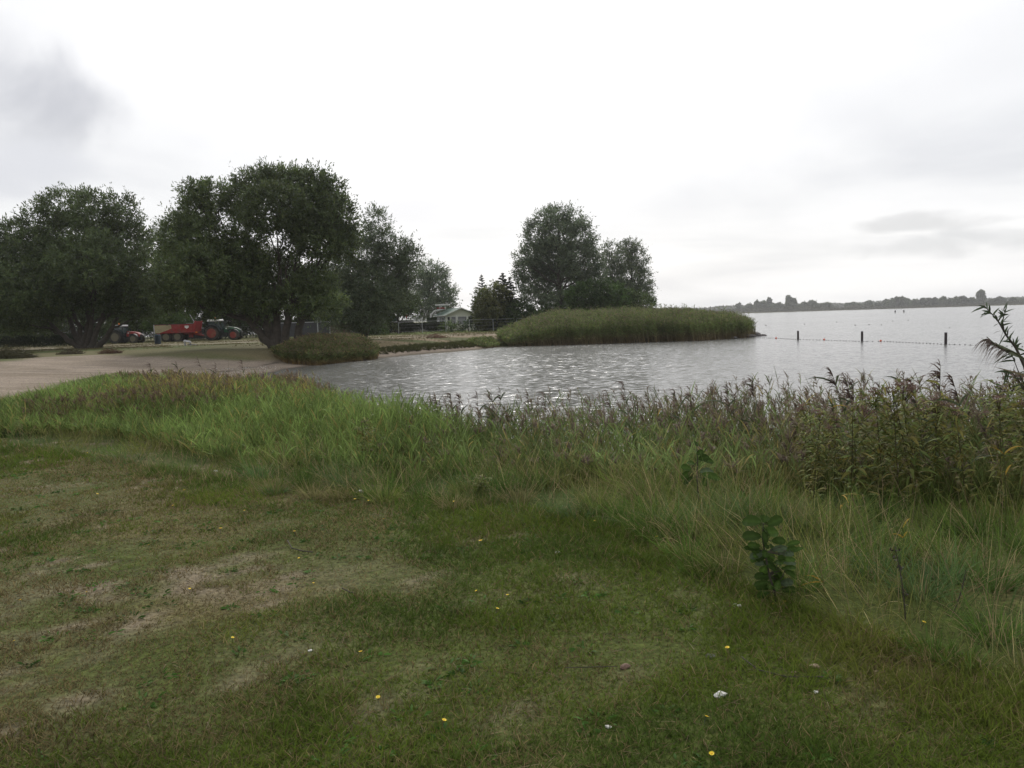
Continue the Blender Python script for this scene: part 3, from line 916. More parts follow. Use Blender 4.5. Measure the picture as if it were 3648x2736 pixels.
def reed_field(x, y, H, gcol, bcol, pcol, nleaf, lw, plume_n, S=2, swid=.02, wind=(-.12, 0, 0), leafL=.34, pl=.22, yellow=.05, elev=.9, ground=None):
    n = len(x)
    z = hz(x, y) if ground is None else ground
    z = np.maximum(z, -0.15)
    P = np.stack((x, y, z), -1)
    lean = rng.normal(size=(n, 3)) * (.09, .09, 0) + np.asarray(wind)
    D = nrm(UP + lean)
    B = Batch()
    jit = rng.uniform(.65, 1.35, (n, 1)) * (0.30 + 0.8 * vnoise(x, y, 1.1, 91, 2) + .6 * vnoise(x, y, .35, 92, 2))[:, None]
    c0 = np.asarray(bcol) * jit; c1 = np.asarray(gcol) * jit
    B.add(*ribbons(P, D, H, swid, .06, S + 1, c0, c1, 'stem'))
    if nleaf:
        idx = np.repeat(np.arange(n), nleaf); m = len(idx)
        f = rng.uniform(.22, .95, m)
        Pl = P[idx] + D[idx] * (H[idx] * f)[:, None] - UP * (.06 * H[idx] * f ** 2)[:, None]
        az = rng.uniform(0, 2 * np.pi, m)
        Dl = nrm(np.stack((np.cos(az), np.sin(az), np.full(m, elev) * rng.uniform(.6, 1.8, m)), -1) + np.asarray(wind) * 2.5)
        jl = jit[idx] * rng.uniform(.7, 1.35, (m, 1))
        cl = np.asarray(gcol) * jl
        low = (1 - sstep(.2, .5, f))[:, None]
        cl = cl * (1 - low * .7) + np.asarray(bcol) * jl * low * .7
        yl = rng.random(m) < yellow
        cl[yl] = np.array((.30, .25, .09)) * rng.uniform(.6, 1.2, (yl.sum(), 1))
        LL = leafL * rng.uniform(.55, 1.25, m)
        B.add(*ribbons(Pl, Dl, LL, lw * rng.uniform(.7, 1.2, m), .45 * rng.uniform(.2, 1.6, m), S, cl, cl * 1.15, 'leaf'))
    if plume_n:
        has = np.nonzero(rng.random(n) < .85 if plume_n < 99 else np.ones(n, bool))[0]
        k = plume_n
        idx = np.repeat(has, k); m = len(idx)
        f = rng.uniform(.88, 1.0, m)
        Pp = P[idx] + D[idx] * (H[idx] * f)[:, None] - UP * (.06 * H[idx] * f ** 2)[:, None]
        az = rng.normal(size=m) * 1.0 + np.repeat(rng.normal(size=len(has)) * .9 + math.pi, k)
        Dp = nrm(np.stack((np.cos(az) * .55, np.sin(az) * .55, rng.uniform(.5, 1.5, m)), -1))
        jp = rng.uniform(.65, 1.35, (m, 1))
        B.add(*ribbons(Pp, Dp, pl * rng.uniform(.4, 1.0, m), .012 * (1 if S > 2 else 2.6), .55 * rng.uniform(.4, 1.6, m), 2, np.asarray(pcol) * jp * .9, np.asarray(pcol) * jp * 1.15, 'leaf'))
    return B


def rand_in(poly, n):
    p = np.array(poly); lo, hi = p.min(0), p.max(0)
    x = rng.uniform(lo[0], hi[0], n * 3); y = rng.uniform(lo[1], hi[1], n * 3)
    k = np.nonzero(inside(x, y, poly))[0][:n]
    return x[k], y[k]


# headland reed bed
hp = [(-1.2, 76.5), (-.2, 74.0), (4, 73.6), (10, 73.9), (18, 74.4), (22.8, 78.0), (25.4, 82.3), (24.4, 86), (20, 88.5), (10, 86), (1, 83), (-1.0, 80)]
x, y = rand_in(hp, 19000)
edge = sstep(-2.2, 4.8, x); tipk = sstep(26, 19, x)
H = (.50 + 1.73 * edge) * (0.86 + 0.14 * tipk) * rng.uniform(.76, 1.1, len(x)) * (.80 + .22 * vnoise(x, y, 2.6, 5) + .20 * vnoise(x, y, .45, 6)) * np.where(rng.random(len(x)) < .05, 1.20, 1)
B = reed_field(x, y, H, REEDG, REEDB, PLUME, 5, .055, 3, S=2, swid=.03, leafL=.5, pl=.28, yellow=.03)
tag(B.build('reed_bed', M_GRASS, origin=np.array((10., 78, 0))), 'tall dense reed bed on the headland across the bay', None, None, 'stuff')
# low bank of reeds between meadow and headland bed
x, y = rand_in([(-4.0, 72.5), (-2.2, 71.4), (-1.0, 74.0), (-2.0, 78), (-3.6, 76)], 700)
B = reed_field(x, y, rng.uniform(.15, .38, len(x)), REEDG, REEDB, PLUME, 4, .05, 1, S=2, swid=.03, leafL=.35)
tag(B.build('reed_fringe', M_GRASS, origin=np.array((-3., 74, 0))), 'low green fringe where the meadow meets the tall reed bed', None, None, 'stuff')
# reed clump by the sand spit
cp = [(-14.6, 51.5), (-12.4, 50.4), (-11.3, 53.2), (-9.6, 56.6), (-9.9, 59.8), (-12.5, 60.2), (-15, 57.5), (-16.2, 54)]
x, y = rand_in(cp, 7500)
bdc = seg_dist(x, y, cp, True)
H = 1.50 * (.62 + .38 * sstep(0, 1.2, bdc)) * rng.uniform(.75, 1.1, len(x)) * (0.68 + .32 * sstep(-16.4, -13.6, x + 0 * y)) * (.9 + .15 * vnoise(x, y, 1.5, 5))
B = reed_field(x, y, H, (.100, .128, .044), (.25, .17, .08), (.19, .13, .085), 5, .045, 3, S=2, swid=.024, leafL=.38, pl=.22, wind=(-.05, 0, 0))
tag(B.build('reed_clump', M_GRASS, origin=np.array((-12.5, 55, 0))), 'rounded reed clump between the sand spit and the bay', None, None, 'stuff')


def tufts(name, label, xs, ys, hgt, per, c0, c1, w=.012, lean=.45, S=2, mat_=None, stuff=True):
    n = len(xs); idx = np.repeat(np.arange(n), per); m = len(idx)
    px = xs[idx] + rng.normal(size=m) * hgt[idx] * .16; py = ys[idx] + rng.normal(size=m) * hgt[idx] * .16
    P = np.stack((px, py, hz(px, py) - .01), -1)
    D = nrm(UP + rng.normal(size=(m, 3)) * (lean, lean, .1))
    j = rng.uniform(.6, 1.4, (m, 1))
    b = Batch(); b.add(*ribbons(P, D, hgt[idx] * rng.uniform(.5, 1.15, m), w, .35 * rng.random(m), S, np.asarray(c0) * j, np.asarray(c1) * j, 'blade'))
    o = b.build(name, mat_ or M_GRASS, origin=np.array((float(xs.mean()), float(ys.mean()), 0)))
    tag(o, label, None, None, 'stuff')


# overhanging tufts along the far bank of the bay
sx = np.array([p_[0] for p_ in SHORE[17:27]]); sy = np.array([p_[1] for p_ in SHORE[17:27]])
tt = rng.uniform(0, len(sx) - 1, 2600)
i0 = tt.astype(int); f = tt - i0
bx_ = sx[i0] * (1 - f) + sx[i0 + 1] * f; by_ = sy[i0] * (1 - f) + sy[i0 + 1] * f
off = rng.uniform(.9, 3.4, len(tt))
bx_ = bx_ - off * .75; by_ = by_ + off * .35
k = (inside(bx_, by_, LANDPOLY)) & (vnoise(bx_, by_, 1.8, 13) > .36) & (by_ > 55)
tufts('bank_grass', 'dark grass tufts along the far bank of the bay', bx_[k], by_[k], rng.uniform(.16, .42, k.sum()), 14, (.05, .045, .022), (.075, .085, .03), w=.03)
# meadow grass on the far side
x, y = rand_in([(-60, 64), (-30, 63), (-14, 61), (-6, 66), (-3, 76), (0, 90), (2, 112), (-60, 112)], 16000)
k = vnoise(x, y, 4.0, 17) > .42
tufts('meadow_grass', 'dry grass covering the meadow beyond the bay', x[k], y[k], rng.uniform(.05, .16, k.sum()), 7, (.11, .10, .05), (.17, .145, .08), w=.035)

# ---------------------------------------------------------------- part building for made things
class Prim:
    """collects boxes, prisms, lathes and tubes of one part, in the thing's own coordinates"""
    def __init__(s):
        s.V, s.F, s.n = [], [], 0

    def _add(s, V, F):
        s.V += [tuple(float(c) for c in v) for v in V]
        s.F += [tuple(i + s.n for i in f) for f in F]
        s.n += len(V)

    def box(s, c, size, rot=None):
        x, y, z = (q / 2 for q in size)
        V = [(-x, -y, -z), (x, -y, -z), (x, y, -z), (-x, y, -z), (-x, -y, z), (x, -y, z), (x, y, z), (-x, y, z)]
        if rot:
            M = Matrix.Rotation(rot[1], 3, rot[0]); V = [tuple(M @ Vector(v)) for v in V]
        s._add([(v[0] + c[0], v[1] + c[1], v[2] + c[2]) for v in V], [(0, 3, 2, 1), (4, 5, 6, 7), (0, 1, 5, 4), (1, 2, 6, 5), (2, 3, 7, 6), (3, 0, 4, 7)])
        return s

    def prism(s, poly, y0, y1, poly2=None):
        """poly in the x-z plane, swept along y"""
        p2 = poly2 or poly; n = len(poly)
        V = [(a, y0, b) for a, b in poly] + [(a, y1, b) for a, b in p2]
        F = [tuple(range(n)), tuple(reversed(range(n, 2 * n)))] + [(i, i + n, (i + 1) % n + n, (i + 1) % n) for i in range(n)]
        s._add(V, F); return s

    def lathe(s, c, prof, k=24, axis='Y'):
        """prof = (radius, along-axis)"""
        V, F = [], []
        for r, a in prof:
            for j in range(k):
                t = 2 * math.pi * j / k
                q = {'Y': (r * math.cos(t), a, r * math.sin(t)), 'Z': (r * math.cos(t), r * math.sin(t), a), 'X': (a, r * math.cos(t), r * math.sin(t))}[axis]
                V.append((q[0] + c[0], q[1] + c[1], q[2] + c[2]))
        for i in range(len(prof) - 1):
            for j in range(k):
                F.append((i * k + j, i * k + (j + 1) % k, (i + 1) * k + (j + 1) % k, (i + 1) * k + j))
        F.append(tuple(range(k))); F.append(tuple(reversed(range((len(prof) - 1) * k, len(prof) * k))))
        s._add(V, F); return s

    def tube(s, pts, r, k=8):
        V, Q, _ = tube(pts, r, k)
        n = len(pts)
        s._add(V, [tuple(q) for q in Q.tolist()] + [tuple(range(k)), tuple(range((n - 1) * k, n * k))]); return s

    def build(s, name, m, parent=None, bevel=0.0, smooth=False, label=None):
        me = bpy.data.meshes.new(name)
        me.from_pydata(s.V, [], s.F); me.materials.append(m)
        import bmesh
        bm = bmesh.new(); bm.from_mesh(me); bmesh.ops.recalc_face_normals(bm, faces=bm.faces); bm.to_mesh(me); bm.free()
        if smooth:
            me.polygons.foreach_set("use_smooth", [True] * len(me.polygons))
        o = bpy.data.objects.new(name, me); scene.collection.objects.link(o)
        if parent is not None:
            o.parent = parent
        if bevel:
            b = o.modifiers.new("bevel", 'BEVEL'); b.width = bevel; b.segments = 2; b.limit_method = 'ANGLE'
        if label:
            o['label'] = label
        return o


M_GREEN = mat("green_paint", (.022, .085, .045), .4, vary=.1, dirt=(.10, .085, .06))
M_DARK = mat("dark_plastic", (.018, .02, .02), .55)
M_TYRE = mat("tyre_rubber", (.022, .021, .02), .85, vary=.25, dirt=(.08, .068, .05))
M_RED = mat("red_paint", (.23, .012, .013), .45, vary=.12, dirt=(.22, .05, .035))
M_REDDK = mat("dark_red_paint", (.22, .014, .012), .55, vary=.15, dirt=(.09, .05, .035))
M_RIMR = mat("orange_red_rim", (.19, .026, .018), .5, dirt=(.18, .10, .06))
M_RIMC = mat("cream_rim", (.11, .10, .065), .6, dirt=(.14, .11, .07))
M_CREAM = mat("cream_board", (.30, .26, .15), .7, vary=.12, dirt=(.25, .20, .12))
M_WHITE = mat("white_paint", (.64, .64, .62), .5, vary=.06, dirt=(.45, .44, .40))
M_PALE = mat("pale_grey", (.42, .42, .43), .6, vary=.08)
M_GALV = mat("galvanised_steel", (.34, .35, .35), .5, .4, vary=.15)
M_ROPE = mat("rope_fibre", (.16, .16, .15), .9)
M_GREY = mat("grey_plastic", (.30, .30, .30), .6)
M_BLUE = mat("blue_drum", (.010, .025, .040), .5, dirt=(.03, .04, .05))
M_ORANGE = mat("orange_lens", (.85, .22, .02), .4)
M_BUOY = mat("orange_red_float", (.62, .12, .06), .5)
M_WOODD = mat("wet_dark_wood", (.045, .036, .036), .8, vary=.3, nscale=10, bump=.4)
M_STONE = mat("grey_stone", (.11, .10, .095), .85, vary=.3, nscale=3, bump=.6)
M_GROOF = mat("green_roof_sheet", (.13, .18, .15), .5, vary=.1)
M_WALL = mat("cream_cladding", (.56, .56, .49), .7, vary=.06)
M_SCREEN = mat("window_blind", (.20, .20, .22), .35)
M_GLASS = mat("dark_glass", (.018, .022, .024), .08, vary=.02, spec=.9)
M_BROWN = mat("brown_screen", (.10, .075, .05), .85, vary=.3, nscale=8)
M_GSCR = mat("grey_screen", (.045, .046, .05), .8, vary=.2, nscale=5)
M_FLAG = mat("red_cloth", (.50, .07, .045), .8)
M_TENT = mat("grey_awning_cloth", (.125, .115, .125), .85, vary=.12)


def wheel(parent, x, y, r, w, rim_m, hub=.48, side=-1, label=None):
    wr = Prim()
    prof = [(r * .60, -w / 2), (r * .90, -w / 2), (r * .985, -w * .38), (r, -w * .2), (r, w * .2), (r * .985, w * .38), (r * .90, w / 2), (r * .60, w / 2)]
    wr.lathe((x, y, r), prof, 32)
    for k in range(22):
        a = 2 * math.pi * k / 22
        for sgn in (-1, 1):
            wr.box((x + r * 1.0 * math.cos(a + .07 * sgn), y + sgn * w * .25, r + r * 1.0 * math.sin(a + .07 * sgn)), (.05, w * .48, r * .09), ('Y', -a))
    ty = wr.build('wheel', M_TYRE, parent)
    rim = Prim()
    rim.lathe((x, y, r), [(r * .62, -w * .52), (r * .57, -w * .50), (r * .50, -w * .28), (r * .22, -w * .22), (r * .18, -w * .36), (r * .10, -w * .38)], 28)
    for k in range(8):
        a = 2 * math.pi * k / 8
        rim.lathe((x + r * .28 * math.cos(a), y, r + r * .28 * math.sin(a)), [(.022, -w * .30), (.022, -w * .22)], 6)
    ro = rim.build('rim', rim_m, ty)
    if y > 0:
        pass
    return ty


M_CAB = mat("tinted_cab_glass", (.02, .035, .035), .1, vary=.02, spec=.8)
M_GREENDK = mat("grey_green_plastic", (.035, .045, .045), .5)


def tractor(name, label, loc, rz, body_m, rim_m, roof_m, hood_m, scale=1.0, long=1.0):
    root = empty(name, loc, rz); root.scale = (scale,) * 3
    tag(root, label, 'tractor')
    for yy in (-.78, .78):
        wheel(root, 0, yy, .93, .52, rim_m)
        wheel(root, 2.62, yy, .64, .40, rim_m)
    # chassis and axles
    c = Prim().box((1.3, 0, .82), (3.2, .46, .42)).box((0, 0, .93), (.3, 1.3, .28)).box((2.62, 0, .64), (.22, 1.2, .2)).box((1.3, -.42, .62), (.9, .34, .42)).box((3.22, 0, .72), (.36, .5, .5))
    c.box((-.7, 0, .62), (.5, .5, .2)).box((.95, -.62, .55), (.5, .06, .5), ('X', .1)); c.build('chassis', M_DARK, root, .02)
    # bonnet, sloping to the nose
    prof = [(1.30, .98), (1.30, 1.68), (1.75, 1.70), (2.55, 1.60), (3.05, 1.45), (3.25, 1.22), (3.30, .92), (2.9, .86)]
    h = Prim().prism(prof, -.36, .36); ho = h.build('bonnet', hood_m, root, .05)
    Prim().box((3.29, 0, 1.08), (.03, .52, .26)).build('grille', M_DARK, ho)
    for yy in (-.365, .365):
        Prim().box((2.2, yy, 1.22), (.9, .02, .26)).build('side_vent', M_DARK, ho, .005)
    for yy in (-.2, .2):
        Prim().lathe((3.28, yy, 1.30), [(.08, 0), (.07, .03)], 14, 'X').build('headlight', M_PALE, ho)
    Prim().lathe((1.62, -.37, 1.47), [(.09, 0), (.085, -.012)], 16).build('badge', M_WHITE, ho)
    # cab
    fr = Prim()
    A = [(-.52, 1.30), (-.42, 2.36), (.88, 2.36), (1.26, 1.25)]
    for yy in (-.66, .66):
        for i in (0, 2):
            a, b_ = A[i], A[i + 1]
            fr.tube([(a[0], yy, a[1]), (b_[0], yy * .95, b_[1])], .04, 6)
        fr.tube([(-.42, yy * .95, 2.36), (.88, yy * .95, 2.36)], .04, 6)
        fr.tube([(.26, yy, 1.05), (.26, yy * .95, 2.36)], .032, 6)
    fr.box((.35, 0, 1.08), (1.7, 1.32, .42))
    fr.build('cab_frame', M_DARK, root)
    for yy in (-.645, .645):
        Prim().prism([(-.50, 1.34), (-.41, 2.30), (.22, 2.30), (.22, 1.34)], yy - .006, yy + .006).build('side_window', M_CAB, root)
        Prim().prism([(.30, 1.34), (.30, 2.30), (.86, 2.30), (1.22, 1.34)], yy - .006, yy + .006).build('side_window', M_CAB, root)
    Prim().prism([(.88, 2.32), (.90, 2.32), (1.26, 1.30), (1.24, 1.30)], -.6, .6).build('windscreen', M_CAB, root)
    Prim().prism([(-.44, 2.32), (-.42, 2.32), (-.52, 1.34), (-.54, 1.34)], -.6, .6).build('rear_window', M_CAB, root)
    Prim().box((0, -.1, 1.52), (.42, .46, .5)).box((-.22, -.1, 1.86), (.12, .42, .5)).build('driver_seat', M_DARK, root, .03)
    Prim().tube([(.55, -.1, 1.3), (.7, -.1, 1.78)], .02).lathe((.7, -.1, 1.78), [(.16, -.0), (.16, .02)], 14, 'Z').build('steering_wheel', M_DARK, root)
    rf = Prim().prism([(-.56, 2.38), (-.58, 2.48), (-.5, 2.62), (.95, 2.62), (1.06, 2.50), (1.02, 2.38)], -.72, .72).build('roof', roof_m, root, .04)
    for yy in (-.5, .5):
        Prim().box((1.05, yy, 2.46), (.05, .2, .1)).build('work_lamp', M_PALE, rf, .01)
    Prim().lathe((.28, -.3, 2.64), [(.03, 0), (.03, .06), (.075, .07), (.07, .22), (.03, .25)], 12, 'Z').build('beacon', M_ORANGE, root)
    Prim().tube([(1.45, -.44, 1.4), (1.45, -.46, 2.25), (1.38, -.46, 2.36)], .045).build('exhaust', M_DARK, root)
    # rear mudguards over the big wheels and front mudguards
    for yy in (-.80, .80):
        pr_, pin = [], []
        for k in range(11):
            a = math.radians(12 + 156 * k / 10)
            pr_.append((1.06 * math.cos(a), .93 + 1.06 * math.sin(a)))
        pin = [(x * .96, .93 + (z - .93) * .96) for x, z in reversed(pr_)]
        Prim().prism(pr_ + pin, yy - .32, yy + .30).build('mudguard', M_DARK if body_m is M_REDDK else M_GREENDK, root)
        pr_ = [(2.62 + .74 * math.cos(math.radians(25 + 115 * k / 8)), .64 + .74 * math.sin(math.radians(25 + 115 * k / 8))) for k in range(9)]
        pin = [(2.62 + (x - 2.62) * .95, .64 + (z - .64) * .95) for x, z in reversed(pr_)]
        Prim().prism(pr_ + pin, yy - .2, yy + .2).build('front_mudguard', M_DARK, root)
    Prim().box((.78, -.72, .62), (.34, .1, .05)).box((.78, -.72, .92), (.34, .1, .05)).box((.95, -.72, .78), (.05, .06, .5)).build('step', M_DARK, root)
    for yy in (-.86, .86):
        Prim().tube([(.95, yy * .78, 2.1), (1.15, yy, 2.15)], .015).box((1.16, yy * 1.02, 2.0), (.04, .18, .32)).build('mirror', M_DARK, root)
    return root


def place(u, Y):
    q = at(u, 1200, Y)
    return (q[0], Y, hz1(q[0], Y))


tr_loc = place(764, 100)
tractor('farm_tractor', 'green tractor with orange red wheels and white cab roof', (tr_loc[0], 100, tr_loc[2] - .03), math.radians(2), M_GREEN, M_RIMR, M_WHITE, M_GREEN, 1.0)
rt = place(444, 99)
tractor('farm_tractor', 'older red tractor with dark cab parked beside the left willow', (rt[0] - .4, 98.5, rt[2] - .03), math.radians(-8), M_REDDK, M_RIMC, M_PALE, mat("faded_red_paint", (.26, .022, .018), .5, dirt=(.12, .05, .035)), .88)

# dump trailer
q = place(700, 100)
root = empty('dump_trailer', (tr_loc[0] - 4.95, 100.0, q[2] - .03), math.radians(2))
tag(root, 'red tandem axle tipping trailer with a cream panel hitched to the green tractor', 'trailer')
for xx in (-.68, .72):
    for yy in (-.85, .85):
        wheel(root, xx, yy, .64, .5, M_RIMC)
tub = [(-1.92, 1.10), (-1.98, 2.16), (2.78, 2.20), (3.02, 2.56), (3.16, 2.50), (2.90, 1.20), (1.45, 1.18), (1.38, 1.08)]
Prim().prism(tub, -1.15, -1.09).prism(tub, 1.09, 1.15).box((.4, 0, 1.14), (4.5, 2.2, .08)).box((2.85, 0, 1.85), (.07, 2.2, 1.3), ('Y', .12)).build('tub', M_RED, root, .01)
Prim().prism([(-1.93, 1.14), (-1.99, 2.10), (.02, 2.12), (.08, 1.90), (0.10, 1.66), (-1.42, 1.14)], -1.19, -1.155).build('side_panel', M_CREAM, root, .004)
Prim().prism([(-1.40, 1.10), (.02, 1.64), (.12, 1.70), (1.2, 1.62), (1.36, 1.10)], -1.22, -1.152).build('lower_panel', M_REDDK, root, .01)
Prim().box((-.10, -1.20, 1.36), (.06, .06, .56)).build('rib', M_RED, root, .005)
Prim().box((2.62, -1.20, 1.68), (.07, .06, .98)).build('rib', M_RED, root, .005)
Prim().box((1.30, -1.18, 1.66), (.06, .05, .9)).build('rib', M_RED, root, .005)
Prim().box((.4, -1.13, 2.21), (4.85, .10, .07)).box((.4, 1.13, 2.21), (4.85, .10, .07)).build('top_rail', M_WOODD, root)
bd = Prim().prism([(1.72, 1.98), (1.72, 1.76), (1.96, 1.60), (2.20, 1.76), (2.20, 1.98)], -1.19, -1.165).build('badge', M_WHITE, root)
Prim().box((1.96, -1.195, 1.87), (.36, .012, .05)).build('badge_band', M_PALE, bd)
Prim().box((-2.02, 0, 1.62), (.05, 2.26, 1.06)).tube([(-2.05, -1.18, 1.1), (-2.05, -1.18, 2.2)], .035).build('tailgate', M_PALE, root, .004)
Prim().box((.6, -.45, .98), (5.2, .14, .20)).box((.6, .45, .98), (5.2, .14, .20)).box((.02, 0, .68), (1.9, .16, .2)).box((0, 0, .64), (.16, 1.6, .14)).box((3.6, 0, .72), (2.2, .22, .2), ('Y', .14)).box((2.2, -.5, .72), (.5, .2, .4)).build('drawbar', M_REDDK, root, .015)
Prim().box((3.05, -1.0, 1.14), (.22, .1, .12)).build('side_lamp', M_ORANGE, root, .01)
Prim().tube([(3.0, .3, 1.0), (3.1, .3, .35)], .04).build('jack_leg', M_DARK, root)
# things seen over the trailer: pale loader arm machine behind
root = empty('loader_arm', (tr_loc[0] - 3.9, 104.0, q[2]))
tag(root, 'thin grey loader arm sticking up behind the red trailer', 'loader')
Prim().box((0, 0, .9), (2.2, 1.1, 1.3)).box((-.7, 0, 1.62), (.8, 1.0, .35)).build('body', M_DARK, root, .05)
Prim().box((-.65, 0, 2.20), (.75, .9, .12)).box((.85, 0, 2.26), (.5, .5, .1)).tube([(-.65, 0, 1.5), (-.65, 0, 2.2)], .04).tube([(.85, 0, 1.5), (.85, 0, 2.25)], .04).build('canopy', M_PALE, root, .02)
Prim().tube([(.5, -.3, 1.6), (0, -.3, 2.5), (-.55, -.3, 3.5)], .045).tube([(.25, .1, 1.6), (-.2, .1, 2.4)], .06).build('arm', M_GREY, root)

# blue drum, grey box and litter
q = ground_at(563, 1226)
root = empty('drum', q); tag(root, 'dark blue plastic drum standing between the red tractor and trailer', 'drum')
Prim().lathe((0, 0, 0), [(.30, 0), (.32, .03), (.32, .30), (.34, .33), (.32, .36), (.32, .62), (.34, .65), (.32, .68), (.32, .92), (.30, .97)], 20, 'Z').build('body', M_BLUE, root, smooth=False)
Prim().lathe((0, 0, .97), [(.31, 0), (.31, .03), (.25, .045)], 20, 'Z').build('lid', mat("blue_lid", (.02, .08, .14), .5), root)
q = ground_at(668, 1232)
root = empty('broken_chair', q, .2); tag(root, 'broken grey white plastic chair lying on the grass near the trailer', 'chair')
Prim().box((0, 0, .36), (.62, .5, .06), ('Y', .2)).box((0, 0, .43), (.5, .06, .10), ('Y', .2)).build('seat', M_PALE, root, .01)
for dx, dy in ((-.2, -.18), (.24, -.18), (-.2, .18), (.24, .18)):
    Prim().box((dx, dy, .17), (.06, .06, .36), ('Y', -.15)).build('leg', M_GREY, root)
Prim().box((.38, 0, .10), (.7, .46, .05), ('Y', .10)).build('backrest', M_DARK, root, .01)

# ---------------------------------------------------------------- campsite: fence, screens, tents, chalet
for part_i, (u0, u1, lab) in enumerate([(-80, 1290, 'long wire fence with pale top rail running behind the tractors'), (1440, 2000, 'thin wire fence with grey posts in front of the chalet')]):
    xa = at(u0, 1180, 112)[0]; xb = at(u1, 1150, 112)[0]
    yy0 = 114.0 if part_i == 0 else 106.5
    root = empty('wire_fence', (xa, yy0, hz1(xa, yy0))); tag(root, lab, 'fence', 'fences of the campsite')
    L = xb - xa; npost = int(L / 3.15)
    pm = Prim()
    for k in range(npost + 1):
        x0 = k * L / npost
        h0 = hz1(xa + x0, yy0) - hz1(xa, yy0)
        Prim().tube([(x0, 0, h0 - .1), (x0, 0, h0 + 1.62)], .035, 6).build('post', M_GALV, root)
    pts = [(k * L / 30, 0, hz1(xa + k * L / 30, yy0) - hz1(xa, yy0) + 1.58) for k in range(31)]
    Prim().tube(pts, .034 if part_i == 0 else .018, 5).build('rail', M_GALV, root)
    w_ = Prim()
    for zz in ([.3, .8, 1.2] if part_i else [.4, 1.0]):
        w_.tube([(a, b_, c - 1.58 + zz) for a, b_, c in pts], .006, 3)
    w_.build('wire', M_GALV, root)

xa = at(1005, 1180, 109)[0]
for (u0, u1, m, h, lab) in [(1000, 1130, M_GSCR, 1.9, 'dark windbreak screen nearest the largest willow'), (1134, 1172, M_GSCR, 1.9, 'narrow dark windbreak screen beside a pale post'),
                            (1176, 1252, M_BROWN, 1.85, 'brown reed windbreak screen on the fence'), (1255, 1325, M_GSCR, 1.8, 'dark windbreak screen right of the brown one')]:
    a = at(u0, 1180, 110)[0]; b_ = at(u1, 1180, 110)[0]
    g = hz1(a, 110)
    root = empty('windbreak_screen', (a, 110, g)); tag(root, lab, 'windbreak', 'windbreak screens on the fence')
    s_ = Prim(); n = int((b_ - a) / .12)
    for k in range(n):
        s_.box((k * (b_ - a) / n + .06, .02 * (k % 2), h / 2), ((b_ - a) / n * .96, .03, h))
    s_.build('panel', m, root)
    Prim().tube([(0, -.05, 0), (0, -.05, h + .05)], .04, 6).build('post', M_GALV, root)
    Prim().tube([(0, -.05, h + .03), (b_ - a, -.05, h + .03)], .035, 6).build('rail', M_PALE, root)

# caravan with round green awning
a = at(1395, 1160, 121)[0]; g = hz1(a, 121)
root = empty('caravan', (a, 121, g)); tag(root, 'white roofed caravan with dark green windows behind the hedge', 'caravan')
Prim().prism([(-2.0, .5), (-2.15, 1.5), (-1.9, 2.45), (-1.5, 2.62), (1.0, 2.66), (1.35, 2.4), (1.45, 1.3), (1.3, .5)], -1.1, 1.1).build('body', M_WHITE, root, .08)
Prim().prism([(-1.8, 1.75), (-1.7, 2.40), (.95, 2.44), (1.12, 1.95), (1.1, 1.72)], -1.13, -1.105).build('window', mat("green_tinted_window", (.06, .10, .095), .3), root)
Prim().box((-.3, -1.12, 1.15), (3.1, .03, .8)).build('lower_band', M_DARK, root)
Prim().box((.1, 0, 2.72), (.8, .6, .12)).build('roof_hatch', M_WHITE, root, .03)
Prim().lathe((.95, -.4, 2.74), [(.1, 0), (.34, .05), (.34, .09), (.1, .14)], 16, 'Z').tube([(.95, -.4, 2.6), (.95, -.4, 2.76)], .04).build('roof_dome', M_WHITE, root)
for xx in (-.4,):
    for yy in (-.95, .95):
        wheel(root, xx, yy, .33, .2, M_PALE)
a = at(1376, 1160, 118.5)[0]
root = empty('boat_hull', (a + .5, 118.6, hz1(a, 118))); tag(root, 'white upturned boat bow leaning in front of the caravan', 'boat')
cv = [(math.cos(t_) * 1.25, 2.0 * math.sin(t_) + .25) for t_ in np.linspace(math.pi * .5, math.pi, 8)]
Prim().prism([(x_ + .0, z_) for x_, z_ in cv] + [(0, .2)], -.5, .5, [(x_ * .8, z_ * .9) for x_, z_ in cv] + [(0, .2)]).build('hull', M_WHITE, root, .03)
Prim().tube([(.05, -.55, .2), (.05, -.55, 2.25)], .04).build('prop', M_DARK, root)
# long awning tent with pitched pale roof
a = at(1406, 1150, 120)[0]; b_ = at(1468, 1150, 120)[0]; g = hz1(a, 120); Lt = b_ - a
root = empty('awning_tent', (a, 120, g)); tag(root, 'long grey awning tent with a pale pitched roof', 'tent')
Prim().box((Lt / 2, 1.0, .95), (Lt, 2.0, 1.7)).build('wall', M_TENT, root, .02)
r_ = Prim(); r_._add([(-.05, -.08, 1.80), (Lt + .05, -.08, 1.80), (Lt - .45, 1.0, 2.42), (.2, 1.0, 2.42), (-.05, 2.08, 1.80), (Lt + .05, 2.08, 1.80)], [(0, 1, 2, 3), (3, 2, 5, 4), (0, 3, 4), (1, 5, 2), (0, 4, 5, 1)])
r_.build('roof', M_WHITE, root)
Prim().box((Lt / 2, -.1, 1.80), (Lt + .1, .03, .10)).build('valance', M_GREY, root)
